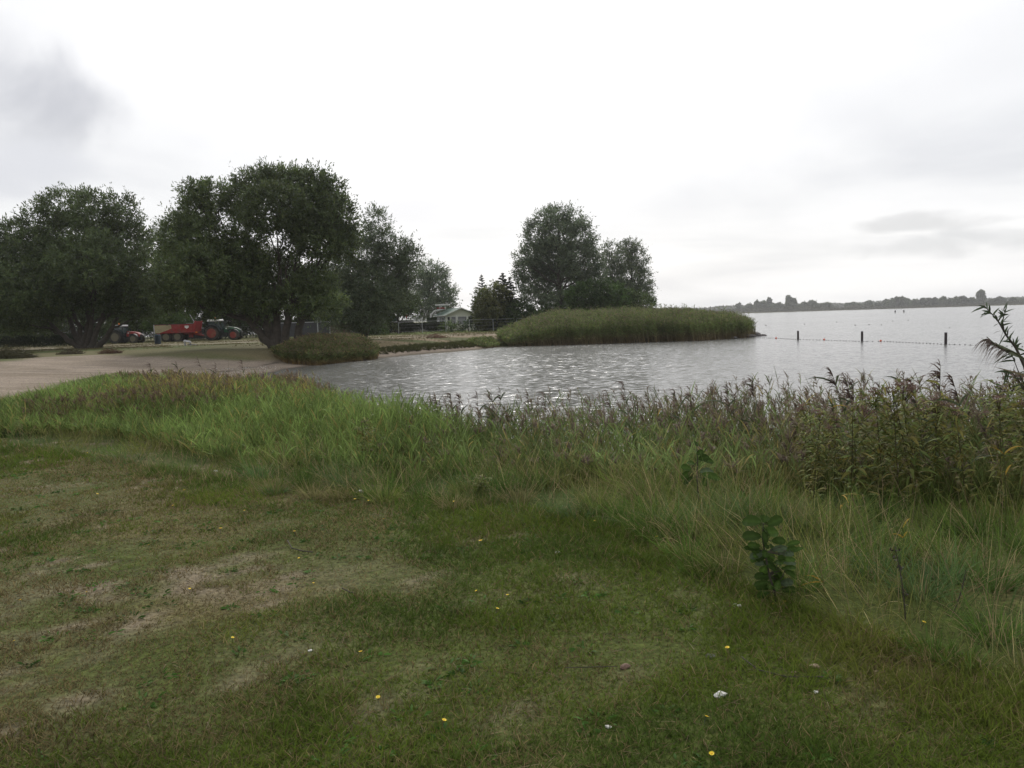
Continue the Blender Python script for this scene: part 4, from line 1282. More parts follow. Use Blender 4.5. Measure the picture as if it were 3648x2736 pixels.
# red flag
q = at(1456, 1135, 117.5)
root = empty('flag', (q[0], 117.5, hz1(q[0], 117.5))); tag(root, 'small red flag hanging beside the awning tent', 'flag')
Prim().tube([(0, 0, 0), (0, 0, 3.55)], .022).build('pole', M_GALV, root)
V, F = [], []
for i in range(7):
    t_ = i / 6
    for j in range(3):
        V.append((-.02 - t_ * .50 * (1 - .15 * j) - j * .0, .05 * math.sin(5 * t_ + j), 3.5 - j * .42 - t_ * .75))
for i in range(6):
    for j in range(2):
        F.append((i * 3 + j, i * 3 + j + 1, (i + 1) * 3 + j + 1, (i + 1) * 3 + j))
fl = Prim(); fl._add(V, F); fo = fl.build('cloth', M_FLAG, root, smooth=True)
sm = fo.modifiers.new("thick", 'SOLIDIFY'); sm.thickness = .006

# white curved gantry (radar arch) left of the chalet
q = at(1531, 1180, 124)
root = empty('boat_arch', (q[0], 124, hz1(q[0], 124))); tag(root, 'white curved mast arch with flat top panel left of the chalet', 'boat arch')
arc = [(0, 0, .4), (.05, 0, 1.6), (.25, 0, 2.6), (.8, 0, 3.15), (1.6, 0, 3.3), (2.5, 0, 3.3)]
Prim().tube(arc, .085).build('arch', M_WHITE, root)
Prim().tube([(x_, 1.2, z_) for x_, y_, z_ in arc], .085).build('arch', M_WHITE, root)
Prim().box((2.1, .6, 4.05), (2.2, 1.2, .20)).tube([(1.7, .2, 3.3), (1.7, .2, 4.0)], .03).tube([(2.5, .2, 3.3), (2.5, .2, 4.0)], .03).build('top_panel', M_WHITE, root, .02)
Prim().box((1.8, .6, 3.55), (1.2, .8, .25)).build('red_box', mat("dull_red", (.22, .05, .04), .6), root, .02)
hl = Prim().prism([(-1.2, .9), (-1.5, 1.4), (2.8, 1.5), (3.0, .8), (2.4, .3), (-.8, .3)], -.6, 1.9).build('hull', M_PALE, root, .05)

# chalet
Yc = 121.0
cx0 = at(1590, 1150, Yc)[0]                # near left corner of the gable front
g = hz1(cx0, Yc)
root = empty('chalet', (cx0, Yc, g - .05), math.radians(20)); tag(root, 'cream holiday chalet with green pitched roof and glazed sunroom', 'chalet')
Wf, Ld, Hw, Hr = 4.6, 6.0, 2.5, 3.45
wl = Prim(); hw = []
wl.box((Wf / 2, Ld / 2, Hw / 2 + .1), (Wf, Ld, Hw - .2)); wall = wl.build('wall', M_WALL, root, .01)
wl = Prim().prism([(-.0, Hw), (Wf / 2, Hr - .06), (Wf, Hw)], -.01, .08); wl.build('gable', M_WALL, root)
bt = Prim()
for k in range(9):
    bt.box((Wf / 2, -.012, .35 + .1 * k), (Wf - .02, .02, .085))
bt.build('cladding', M_WALL, root)
rf = Prim()
o_, th = .32, .10
sl = (Hr - Hw) / (Wf / 2)
z0 = Hw - sl * o_
rf.prism([(-o_, z0), (Wf / 2, Hr), (Wf / 2, Hr + th), (-o_, z0 + th)], -.45, Ld + .3)
rf.prism([(Wf / 2 + .001, Hr), (Wf + o_, z0), (Wf + o_, z0 + th), (Wf / 2 + .001, Hr + th)], -.45, Ld + .3)
rfo = rf.build('roof', M_GROOF, root)
for sgn in (0, 1):
    a_ = (-o_ - .02, z0 - .04) if not sgn else (Wf + o_ + .02, z0 - .04)
    Prim().prism([a_, (Wf / 2, Hr - .04), (Wf / 2, Hr + th + .02), (a_[0], a_[1] + th + .06)], -.49, -.455).build('bargeboard', M_WHITE, root)
Prim().box((-o_ - .04, Ld / 2 - .1, z0 + .02), (.10, Ld + .7, .10)).build('gutter', M_WHITE, root)


def window(parent, x0, x1, z0_, z1, y=-.02, m=None):
    f = Prim(); t_ = .07
    for (cx_, cz, sx_, sz) in ((x0 + t_ / 2, (z0_ + z1) / 2, t_, z1 - z0_), (x1 - t_ / 2, (z0_ + z1) / 2, t_, z1 - z0_), ((x0 + x1) / 2, z0_ + t_ / 2, x1 - x0 - 2 * t_, t_), ((x0 + x1) / 2, z1 - t_ / 2, x1 - x0 - 2 * t_, t_)):
        f.box((cx_, y - .03, cz), (sx_, .09, sz))
    w = f.build('window', M_WHITE, parent)
    Prim().box(((x0 + x1) / 2, y - .012, (z0_ + z1) / 2), (x1 - x0 - 2 * t_ - .004, .02, z1 - z0_ - 2 * t_ - .004)).build('pane', m or M_GLASS, w)
    return w


window(root, .12, .62, .9, 2.25, m=M_GLASS)
window(root, .72, 1.55, .9, 2.25, m=M_SCREEN)
window(root, 1.75, 3.25, .95, 2.25, m=M_SCREEN)
window(root, 3.40, 4.35, .9, 2.25, m=M_GLASS)
# side window with shutters on the long left side
for (y0, y1) in ((1.0, 2.0), (3.6, 4.6)):
    f = Prim()
    f.box((-.05, (y0 + y1) / 2, 1.65), (.07, y1 - y0, 1.05)); fo = f.build('window', M_WHITE, root)
    Prim().box((-.095, (y0 + y1) / 2, 1.65), (.02, y1 - y0 - .16, .9)).build('pane', M_GLASS, fo)
    for yy in (y0 - .28, y1 + .28):
        Prim().box((-.04, yy, 1.65), (.05, .4, 1.1)).build('shutter', mat("grey_blue_shutter", (.16, .18, .21), .6), root)
for xx in (0.0, 1.65, 3.32, 4.5):
    Prim().box((xx, -.04, 1.25), (.13, .12, 2.3)).build('corner_post', M_WHITE, root)
# white garden rack right of the chalet
q = at(1705, 1180, 117)
root = empty('garden_trellis', (q[0] - .7, 117, hz1(q[0], 117))); tag(root, 'white garden trellis with pots right of the chalet', 'trellis')
p_ = Prim()
for k in range(8):
    p_.box((k * .28, 0, 1.0), (.05, .04, 1.9))
p_.build('upright', M_WHITE, root)
p_ = Prim()
for k in range(6):
    p_.box((1.0, -.04, .25 + .32 * k), (2.05, .03, .045))
p_.build('slat', M_WHITE, root)
# pale vehicle glimpsed at the far left edge
q = at(-4, 1180, 108)
root = empty('caravan', (q[0] - 1.6, 108, hz1(q[0], 108))); tag(root, 'pale caravan roof glimpsed at the left edge behind the bush', 'caravan')
Prim().prism([(-2, .5), (-2.1, 1.6), (-1.7, 2.5), (1.6, 2.5), (2.0, 1.8), (1.9, .5)], -1, 1).build('body', M_WHITE, root, .08)
Prim().box((0, -1.02, 1.8), (2.6, .03, .7)).build('window', M_GLASS, root)
for yy in (-.9, .9):
    wheel(root, 0, yy, .33, .2, M_PALE)
q = at(164, 1186, 113)
root = empty('gate_post', (q[0], 112.9, hz1(q[0], 113))); tag(root, 'short white post standing above the rail behind the left hedge', 'post')
Prim().box((0, 0, .9), (.22, .2, 1.8)).build('shaft', M_PALE, root, .02)
Prim().box((0, 0, 1.83), (.28, .26, .06)).build('cap', M_WHITE, root, .01)
q = at(1155, 1180, 108.5)
root = empty('gate_post', (q[0] - .9, 108.6, hz1(q[0], 108))); tag(root, 'tall pale round post in front of the dark windbreak screens', 'post')
Prim().tube([(0, 0, -.1), (0, 0, 2.25)], .06).build('shaft', M_GALV, root)
Prim().lathe((0, 0, 2.25), [(.07, 0), (.07, .03), (.03, .06)], 10, 'Z').build('cap', M_GALV, root)

# brush pile on the meadow, low shrubs by the sand
def brush(label, cat, q, w, h, n, col):
    q = np.asarray(q)
    m = n; a = rng.uniform(0, 2 * np.pi, m); r = np.sqrt(rng.random(m)) * w
    P = np.stack((q[0] + r * np.cos(a), q[1] + r * np.sin(a) * .7, q[2] + rng.random(m) * h * np.clip(1 - (r / w) ** 2, 0.08, 1)), -1)
    D = nrm(rng.normal(size=(m, 3)) * (1, 1, .45) + (0, 0, .25))
    b = Batch(); b.add(*ribbons(P, D, h * rng.uniform(.5, 1.3, m), .028, .3, 2, np.asarray(col) * rng.uniform(.6, 1.4, (m, 1)), np.asarray(col) * 1.2, 'blade'))
    o = b.build(cat.replace(' ', '_'), M_GRASS, origin=q); tag(o, label, cat)


brush('pile of dry brown brushwood lying on the meadow', 'brush pile', ground_at(1552, 1204), .95, .42, 420, (.13, .075, .05))
brush('low brown green shrub at the left edge of the sand', 'low shrub', ground_at(30, 1276), 1.6, .75, 1500, (.055, .052, .026))
brush('small dark shrub under the left willow near the sand', 'low shrub', ground_at(250, 1262), .9, .4, 500, (.05, .042, .024))
brush('reddish dark shrub right of the left willow stems', 'low shrub', ground_at(395, 1259), .8, .4, 450, (.08, .045, .03))
brush('low dark weed mound at the left edge of the lawn', 'weed mound', ground_at(60, 1550), .55, .12, 1600, (.038, .050, .018))

# ---------------------------------------------------------------- swimming line: posts, floats, buoys
ends = []
for (u, vb, vt, lab) in [(2843, 1210, 1179, 'dark wooden post farthest left in the water nearest the headland'), (3071, 1217, 1181, 'middle dark wooden post standing in the water'), (3369, 1227, 1185, 'dark wooden post farthest right in the water')]:
    d = ray(u, vb); p0 = EYE + d * (-EYE[2] / d[2])
    top = at(u - 2, vt, p0[1])
    root = empty('mooring_post', (p0[0], p0[1], 0)); tag(root, lab, 'wooden post', 'posts of the swimming line')
    H = top[2]
    Prim().lathe((0, 0, 0), [(.085, -1.0), (.09, 0), (.088, H * .6), (.085, H - .02), (.07, H)], 12, 'Z').build('shaft', M_WOODD, root)
    Prim().lathe((0, 0, H), [(.091, -.015), (.091, .012), (.04, .02)], 12, 'Z').build('cap', mat("dull_zinc", (.10, .10, .12), .6), root)
    ends.append((p0[0], p0[1] - .2))


def wpt(u, v):
    d = ray(u, v); q = EYE + d * (-EYE[2] / d[2]); return (q[0], q[1])


line = [wpt(2690, 1203), wpt(2760, 1205.5), ends[0], wpt(2930, 1212), ends[1], wpt(3130, 1216), ends[2], wpt(3520, 1231), wpt(3700, 1238), wpt(3950, 1250)]
LP = np.array(line); seg = np.r_[0, np.cumsum(np.hypot(*np.diff(LP, axis=0).T))]
root = empty('float_line', (LP[0][0], LP[0][1], 0)); tag(root, 'thin rope of small floats strung between the posts across the bay', 'float line')
s_ = np.linspace(0, seg[-1], 200)
rx_ = np.interp(s_, seg, LP[:, 0]) - LP[0][0]; ry_ = np.interp(s_, seg, LP[:, 1]) - LP[0][1]
Prim().tube([(a, b_ , -.004 + .012 * math.sin(i)) for i, (a, b_) in enumerate(zip(rx_, ry_))], .008, 4).build('rope', M_ROPE, root)
M_FLOAT = mat("weathered_float", (.24, .23, .22), .7)
me0 = Prim().lathe((0, 0, 0), [(.012, -.045), (.024, -.035), (.026, 0), (.024, .035), (.012, .045)], 8, 'X').build('float', M_FLOAT, root)
nf = 96
for k in range(nf):
    s0 = seg[-1] * (k + .5) / nf
    o = me0 if k == 0 else me0.copy()
    if k:
        scene.collection.objects.link(o); o.parent = root
    o.location = (float(np.interp(s0, seg, LP[:, 0]) - LP[0][0]), float(np.interp(s0, seg, LP[:, 1]) - LP[0][1]), .025)
for (u, v, lab) in [(2761, 1206, 'small orange buoy nearest the headland rocks'), (2931, 1211, 'orange buoy between the left and middle posts'), (3131, 1216, 'orange red buoy just right of the middle post')]:
    x0, y0 = wpt(u, v)
    root = empty('buoy', (x0, y0 - .3, .04)); tag(root, lab, 'buoy', 'orange buoys on the float line')
    Prim().lathe((0, 0, 0), [(.01, -.09), (.05, -.075), (.085, -.03), (.09, .015), (.065, .065), (.02, .085)], 14, 'Z').build('ball', M_BUOY, root, smooth=True)
    Prim().tube([(0, 0, .10), (.01, 0, .14)], .015, 6).build('eye', M_DARK, root)

# stones off the headland tip
import bmesh


def rock(name, label, cat, loc, size, m, group=None, seed=0, rz=0.0, sub=3):
    bm = bmesh.new(); bmesh.ops.create_icosphere(bm, subdivisions=sub, radius=1)
    r = np.random.default_rng(seed)
    off = r.uniform(0, 50, 3)
    pl = nrm(r.normal(size=(9, 3)))
    for v in bm.verts:
        p_ = np.array(v.co); k = 1.0
        for q_ in pl:
            dd = float(p_ @ q_)
            if dd > .72:
                k = min(k, .72 / dd)
        k *= 1 + .10 * (float(vnoise(p_[0] * 2 + off[0], p_[1] * 2 + p_[2] * 1.7 + off[1], .8, seed)) - .5)
        v.co = Vector((p_[0] * k * size[0], p_[1] * k * size[1], p_[2] * k * size[2]))
    me = bpy.data.meshes.new(name); bm.to_mesh(me); bm.free(); me.materials.append(m)
    o = bpy.data.objects.new(name, me); scene.collection.objects.link(o)
    o.location = tuple(float(c) for c in loc); o.rotation_euler = (0, 0, rz)
    tag(o, label, cat, group); return o


for i, (u, v, sx_, sy_, sz_, lab) in enumerate([(2672, 1201, .75, .5, .30, 'large flat pale grey stone at the headland tip'), (2700, 1198, .65, .5, .36, 'dark angular stone right of the large flat one'),
                                              (2640, 1203, .55, .4, .20, 'low wet stone left of the large flat one'), (2655, 1200, .4, .4, .28, 'small upright stone under the reeds'),
                                              (2718, 1197, .5, .3, .14, 'thin dark stone pointing out into the lake'), (2618, 1206, .4, .35, .16, 'small low stone farthest left by the reeds'), (2688, 1195, .5, .45, .34, 'dark stone at the back of the headland tip')]):
    x0, y0 = wpt(u, v)
    rock('shore_stone', lab, 'stone', (x0, y0 + .3, .06), (sx_, sy_, sz_), M_STONE, 'stones at the headland tip', 40 + i)

# birds resting on the lake and two far marker poles
M_BIRD = mat("dark_feathers", (.045, .04, .04), .8)
for i, (u, v, lab) in enumerate([(3140, 1158, 'second dark duck from the right of the far flock'), (3181, 1144.5, 'dark duck under the left marker pole'), (3235, 1142, 'rightmost duck of the far flock'), (3097, 1157.5, 'duck left of the flock in mid lake'),
                                 (3047, 1159, 'duck farthest left above the middle post'), (3382, 1168, 'duck by itself above the right post'), (2866, 1155.5, 'duck above the left post'), (2729, 1160, 'duck nearest the headland tip'), (2981, 1148.5, 'lone duck between left and middle posts')]):
    x0, y0 = wpt(u, v)
    root = empty('duck', (x0, y0, 0), rng.uniform(0, 6)); tag(root, lab, 'bird', 'ducks on the lake')
    sc_ = y0 / 260.0
    Bd = Prim().lathe((0, 0, .07 * sc_), [(.01, -.30 * sc_), (.06 * sc_, -.2 * sc_), (.13 * sc_, -.02), (.12 * sc_, .1 * sc_), (.05 * sc_, .2 * sc_), (.045 * sc_, .24 * sc_)], 10, 'X')
    Bd.tube([(.18 * sc_, 0, .1 * sc_), (.22 * sc_, 0, .22 * sc_), (.26 * sc_, 0, .26 * sc_), (.36 * sc_, 0, .24 * sc_)], [.05 * sc_, .04 * sc_, .05 * sc_, .012 * sc_], 8)
    Bd.build('body', M_BIRD, root, smooth=True)
for (u, vb, vt, lab) in [(3189, 1118.5, 1113, 'left one of two short marker poles far out on the lake'), (3220, 1117.5, 1112, 'right one of two short marker poles far out on the lake')]:
    Yp = 330
    q = at(u, vb, Yp); tz = at(u, vt, Yp)[2]
    root = empty('marker_pole', (q[0], Yp, 0)); tag(root, lab, 'marker pole', 'marker poles on the lake')
    Prim().tube([(0, 0, -1), (0, 0, max(1.2, tz))], .16, 8).build('shaft', M_WOODD, root)
    Prim().lathe((0, 0, max(1.2, tz) * .62), [(.30, -.25), (.30, .1), (.12, .3)], 8, 'Z').build('topmark', M_DARK, root)

# ---------------------------------------------------------------- lawn
def lawn():
    n = 900000
    y = 1.3 + 15.0 * rng.random(n) ** 1.75
    x = (rng.random(n) * 2 - 1) * (0.70 * y + 1.8)
    z, sd, ds = height(x, y)
    te = tall_edge(x)
    bare = bare_mask(x, y)
    pn = vnoise(x, y, .55, 101, 3)
    keep = (y < te + .5) & (ds < -.3) & (rng.random(n) > bare * .72) & (rng.random(n) < .6 + .8 * sstep(.3, .6, pn))
    x, y, z, bare, te, pn = (q[keep] for q in (x, y, z, bare, te, pn))
    m = len(x)
    P = np.stack((x, y, z - .004), -1)
    dist = np.hypot(x, y)
    lush = sstep(.42, .62, vnoise(x, y, 1.3, 103, 3) + .10 * sstep(-1.5, 2.5, x) - .10 * bare)
    H = (.022 + .030 * lush + .020 * sstep(.45, .75, vnoise(x, y, .28, 105, 2))) * rng.uniform(.5, 1.5, m)
    H *= 1 + .9 * sstep(te - 1.1, te + .3, y)
    D = nrm(UP + rng.normal(size=(m, 3)) * (.75, .75, .1))
    W = np.clip(.0024 + .00048 * dist, .003, .008) * rng.uniform(.7, 1.4, m)
    g = np.array((.105, .150, .022)); g2 = np.array((.070, .112, .020)); dry = np.array((.205, .162, .078)); ol = np.array((.150, .150, .036))
    hue = vnoise(x, y, .9, 107, 3)[:, None]
    c = g2 + (g - g2) * sstep(.35, .65, hue)
    yel = sstep(.5, .7, vnoise(x, y, 1.9, 109, 3))[:, None]
    c = c * (1 - yel * .6) + ol * yel * .6
    dr = (rng.random(m) < .16 + .46 * (1 - lush) + .3 * bare + .30 * sstep(-.3, -2.3, x) * sstep(6.5, 3, y))
    c[dr] = dry * rng.uniform(.55, 1.2, (dr.sum(), 1))
    c = c * rng.uniform(.7, 1.35, (m, 1))
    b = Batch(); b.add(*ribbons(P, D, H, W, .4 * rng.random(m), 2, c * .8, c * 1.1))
    # broad leaved weeds and clover rosettes, a few darker and greener clumps
    cx_, cy_ = rng.uniform(-8, 5, 900), 1.6 + 10 * rng.random(900) ** 1.3
    k = (cy_ < tall_edge(cx_)) & (np.abs(cx_) < .72 * cy_ + 1)
    cx_, cy_ = cx_[k], cy_[k]
    per = 14; idx = np.repeat(np.arange(len(cx_)), per); mm = len(idx)
    rr = rng.uniform(.02, .085, len(cx_))[idx] * rng.random(mm) ** .5
    a = rng.uniform(0, 2 * np.pi, mm)
    px, py = cx_[idx] + rr * np.cos(a), cy_[idx] + rr * np.sin(a)
    P = np.stack((px, py, hz(px, py) + .006), -1)
    D = nrm(np.stack((np.cos(a), np.sin(a), rng.uniform(.1, .9, mm)), -1))
    cc = np.array((.055, .115, .024)) * rng.uniform(.65, 1.5, len(cx_))[idx][:, None] * rng.uniform(.8, 1.2, (mm, 1))
    b.add(*ribbons(P, D, rng.uniform(.02, .05, mm), .012, .3, 2, cc, cc * 1.1, 'leaf'))
    # dead straw lying flat
    mm = 9000
    y = 1.3 + 10 * rng.random(mm) ** 1.5; x = (rng.random(mm) * 2 - 1) * (.7 * y + 1.5)
    k = y < tall_edge(x); x, y = x[k], y[k]; mm = len(x)
    P = np.stack((x, y, hz(x, y) + .012), -1)
    a = rng.uniform(0, 2 * np.pi, mm)
    D = np.stack((np.cos(a), np.sin(a), rng.normal(size=mm) * .08), -1)
    b.add(*ribbons(P, D, rng.uniform(.03, .13, mm), .0028, .0, 2, np.array((.22, .17, .10)) * rng.uniform(.5, 1.2, (mm, 1)), (.20, .16, .10)))
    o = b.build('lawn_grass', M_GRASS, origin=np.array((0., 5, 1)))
    tag(o, 'short patchy lawn grass with dry straw and weeds in the foreground', None, None, 'stuff')


lawn()


# ---------------------------------------------------------------- rough grass between lawn and reeds
def rough():
    n = 340000
    y = rng.uniform(-.5, 21, n); x = rng.uniform(-12, 13, n)
    wgt = rng.random(n) < np.clip(9.5 / (y + 2.0), .25, 1.0)
    z, sd, ds = height(x, y); te = tall_edge(x)
    k = wgt & (y > te - .15) & (sd > .15) & (ds < -.2) & (np.abs(x) < .74 * y + 2.2)
    x, y, z, te, sd = x[k], y[k], z[k], te[k], sd[k]
    m = len(x)
    into = np.clip((y - te) / 1.6, 0, 1)
    tuss = vnoise(x, y, .62, 201, 2); big = vnoise(x, y, 1.7, 203, 2)
    left = sstep(-3.0, -7.5, x)
    zc = sstep(-4.5, -2.5, x) * sstep(3.0, 1.0, x)
    H = (.07 + (.27 + .10 * zc) * into ** .7) * (.55 + .9 * sstep(.35, .7, tuss)) * (1 - .05 * left) * (.8 + .4 * big)
    H *= rng.uniform(.55, 1.3, m)
    # lean away from the middle of each tussock
    e = .08
    gx_ = vnoise(x + e, y, .62, 201, 1) - vnoise(x - e, y, .62, 201, 1); gy_ = vnoise(x, y + e, .62, 201, 1) - vnoise(x, y - e, .62, 201, 1)
    out = -np.stack((gx_, gy_), -1) * 2.6
    D = nrm(np.stack((out[:, 0] + rng.normal(size=m) * .38 - .10, out[:, 1] + rng.normal(size=m) * .38, np.ones(m)), -1))
    gr = np.array((.108, .172, .034)); blu = np.array((.098, .155, .055)); olv = np.array((.185, .185, .055)); st = np.array((.40, .33, .17))
    h1 = vnoise(x, y, 1.2, 205, 3)[:, None]; h2 = vnoise(x, y, .8, 207, 3)[:, None]
    c = gr + (blu - gr) * sstep(.4, .6, h1)
    c = c + (olv - c) * sstep(.48, .66, h2) * .8
    s_ = rng.random(m) < (.05 + .14 * zc + .16 * sstep(.5, .68, vnoise(x, y, .9, 209, 3)))
    c[s_] = st * rng.uniform(.45, 1.1, (s_.sum(), 1))
    c *= rng.uniform(.65, 1.35, (m, 1))
    b = Batch()
    P = np.stack((x, y, z - .01), -1)
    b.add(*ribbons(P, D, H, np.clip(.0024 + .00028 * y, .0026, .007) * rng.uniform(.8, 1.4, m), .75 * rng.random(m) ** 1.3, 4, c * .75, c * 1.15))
    # flowering grass stalks, straw coloured with loose heads
    k = rng.random(m) < .014
    Ps = P[k]; ms = len(Ps); Hs = (.28 + .30 * into[k]) * rng.uniform(.6, 1.25, ms)
    Ds = nrm(UP + rng.normal(size=(ms, 3)) * (.28, .28, 0) + (-.08, 0, 0))
    cs_ = np.array((.24, .19, .11)) * rng.uniform(.55, 1.2, (ms, 1))
    b.add(*ribbons(Ps, Ds, Hs, .0035, .16, 4, cs_, cs_, 'stem'))
    idx = np.repeat(np.arange(ms), 7); f = rng.uniform(.78, 1.0, len(idx))
    Ph = Ps[idx] + Ds[idx] * (Hs[idx] * f)[:, None] - UP * (.16 * Hs[idx] * f * f)[:, None]
    b.add(*ribbons(Ph, nrm(rng.normal(size=Ph.shape) * .5 + UP), .035, .006, .2, 1, cs_[idx] * .9, cs_[idx], 'leaf'))
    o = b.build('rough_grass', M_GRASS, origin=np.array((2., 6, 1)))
    tag(o, 'long arching tussock grass between the lawn and the reeds', None, None, 'stuff')
    # big arching tussocks, each with hundreds of blades
    tx, ty, tr_ = [], [], []
    B = Batch()
    cand = [(rng.uniform(-3, 8), rng.uniform(2, 10)) for _ in range(700)]
    cnt = 0
    for (cx_, cy_) in cand:
        te_ = tall_edge(cx_)
        if not (te_ + .1 < cy_ < te_ + 4.2) or abs(cx_) > .72 * cy_ + .8 or cnt > 190:
            continue
        s_, dd, _ = height(np.array([cx_]), np.array([cy_]))
        if dd[0] < 1.2:
            continue
        cnt += 1
        mm = 150
        a = rng.uniform(0, 2 * np.pi, mm); r = .10 * np.sqrt(rng.random(mm))
        px, py = cx_ + r * np.cos(a), cy_ + r * np.sin(a)
        P = np.stack((px, py, hz(px, py) - .01), -1)
        D = nrm(np.stack((np.cos(a) * r * 8, np.sin(a) * r * 8, np.ones(mm)), -1) + rng.normal(size=(mm, 3)) * (.16, .16, 0) + np.array((-.1, 0, 0)))
        hh = rng.uniform(.26, .50) * (1 if cy_ > te_ + .6 else .6)
        c0 = [np.array((.080, .140, .028)), np.array((.095, .155, .058)), np.array((.135, .165, .042)), np.array((.20, .19, .08))][rng.choice(4, p=[.4, .25, .25, .1])] * rng.uniform(.75, 1.25)
        cc = c0 * rng.uniform(.7, 1.4, (mm, 1))
        q = rng.random(mm) < .10; cc[q] = np.array((.27, .21, .12))
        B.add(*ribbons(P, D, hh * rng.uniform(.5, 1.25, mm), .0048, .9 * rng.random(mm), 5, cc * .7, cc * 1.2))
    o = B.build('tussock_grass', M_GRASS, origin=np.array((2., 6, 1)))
    tag(o, 'large fountain shaped grass tussocks at the right of the lawn', None, None, 'stuff')


rough()

# ---------------------------------------------------------------- near reeds
# stand on the left bank
pa = [(-9.4, 12.6), (-7.0, 12.2), (-5.3, 11.2), (-3.4, 9.3), (-2.0, 8.5), (-.9, 8.0), (.5, 8.6), (.4, 11.5), (-1.5, 14.9), (-3.1, 18.3), (-5.6, 21.2), (-9.6, 21.0), (-11, 18)]
x, y = rand_in(pa, 9600)
z, sd, ds = height(x, y)
k = (sd > -.7) & (ds < -.6)
x, y, z, sd = x[k], y[k], z[k], sd[k]
bd = seg_dist(x, y, pa, True)
H = np.clip(1.56 - np.maximum(z, 0) - .30 * sstep(-4, 0, x) * sstep(11, 15, y) - .22 * sstep(16, 20, y) * sstep(-8.5, -6.5, x), .45, 1.1) * (.34 + .66 * sstep(0, 1.9, bd)) * rng.uniform(.72, 1.12, len(x)) * (.82 + .36 * vnoise(x, y, 1.6, 301))
brown = sstep(.40, .62, vnoise(x, y, 1.5, 303) + .22 * sstep(13, 17, y) * sstep(-3.6, -4.8, x) - .15)
gold = sstep(.3, .6, vnoise(x, y, 1.2, 305)) * sstep(13, 16.5, y) * sstep(-8.5, -6.5, x) * sstep(-2.6, -3.6, x)
brown = brown * sstep(12.0, 14.5, y)
pg = rng.random(len(x))
grp = np.where(pg < brown * .8, 1, 0); grp = np.where(pg > 1 - .85 * gold, 2, grp)
B = Batch()
for gi, (gc, bc, pn, yl) in enumerate([((.140, .200, .056), (.32, .28, .11), 0, .06), ((.145, .135, .058), (.19, .14, .07), 12, .04), ((.26, .22, .070), (.27, .20, .09), 6, .10)]):
    q = grp == gi
    b_ = reed_field(x[q], y[q], H[q] * (1.06 if gi == 1 else 1), gc, bc, (.150, .105, .075), 8, .0115, pn, S=4, swid=.0075, leafL=.29, pl=.17, yellow=yl, elev=1.9, wind=(-.05, 0, 0))
    for V, Q, C_ in zip(b_.V, b_.Q, b_.C):
        B.V.append(V); B.C.append(C_)
        B.Q.append(Q - 0 + B.n - 0); 
    B.n += b_.n
tag(B.build('reed_stand', M_GRASS, origin=np.array((-5., 14, 0))), 'green and brown reed stand on the left bank between lawn and sand', None, None, 'stuff')

# belt in front of the water, centre to right
pb = [(-1.6, 8.8), (-1.5, 11.5), (-1.4, 14.3), (.1, 13.3), (3, 12.2), (6, 10.8), (9, 9.9), (14, 9.2), (14, 6.2), (8.5, 5.9), (5.6, 6.1), (3.2, 6.7), (1.4, 7.3), (0, 8.0)]
x, y = rand_in(pb, 5500)
z, sd, ds = height(x, y)
thin = sstep(3.0, 1.2, x) * sstep(10.3, 11.6, y)
k = (sd > -.75) & (rng.random(len(x)) > .62 * thin)
x, y, z = x[k], y[k], z[k]
top = np.interp(x, [-2, 0, 1.5, 3, 5, 7, 12], [1.30, 1.40, 1.42, 1.50, 1.58, 1.80, 1.95])
H = np.clip(top - np.maximum(z, -.1), .5, 1.7) * rng.uniform(.68, 1.13, len(x)) * (.86 + .26 * vnoise(x, y, 1.1, 311)) * (.62 + .38 * sstep(0, 1.4, y - np.interp(x, [-1.6, 0, 1.4, 3.2, 5.6, 8.5, 14], [8.8, 8.0, 7.3, 6.7, 6.1, 5.9, 6.2])))
gsel = rng.random(len(x))
rb = .18 + .30 * sstep(1.2, 3.0, x)
B = Batch()
frn = y - np.interp(x, [-1.6, 0, 1.4, 3.2, 5.6, 8.5, 14], [8.8, 8.0, 7.3, 6.7, 6.1, 5.9, 6.2])
for q, gc, bc, pn, yl in [((gsel >= rb) & (frn <= 1.9), (.120, .165, .056), (.30, .25, .12), 0, .06), (gsel >= rb, (.120, .165, .056), (.30, .25, .12), 7, .05), (gsel < rb, (.155, .150, .062), (.26, .20, .10), 16, .07)]:
    q = np.nonzero(q)[0]
    fr_ = y[q] - np.interp(x[q], [-1.6, 0, 1.4, 3.2, 5.6, 8.5, 14], [8.8, 8.0, 7.3, 6.7, 6.1, 5.9, 6.2])
    q = q[fr_ > 1.9] if pn == 7 else q
    b_ = reed_field(x[q], y[q], H[q], gc, bc, (.185, .145, .112), 8, .012, pn, S=4, swid=.008, leafL=.30, pl=.19, yellow=yl, elev=1.8, wind=(-.06, 0, 0))
    for V, Q, C_ in zip(b_.V, b_.Q, b_.C):
        B.V.append(V); B.C.append(C_); B.Q.append(Q + B.n)
    B.n += b_.n
tag(B.build('reed_belt', M_GRASS, origin=np.array((4., 9, 0))), 'belt of reeds with purplish plumes in front of the water', None, None, 'stuff')


# green undergrowth between the reed stems
x, y = rand_in([(-1.4, 8.6), (-1.2, 11.8), (0, 12.0), (3, 11.0), (6, 9.6), (9, 8.9), (13, 8.2), (13, 5.6), (8, 5.4), (5.2, 5.6), (3.0, 6.6), (1.2, 7.6), (0, 8.1)], 5200)
tufts('undergrowth', 'green and straw undergrowth between the reed stems', x, y, rng.uniform(.28, .62, len(x)) * (.8 + .4 * sstep(2, 4, x)), 9, (.085, .105, .035), (.125, .155, .050), w=.008, lean=.28, S=3)


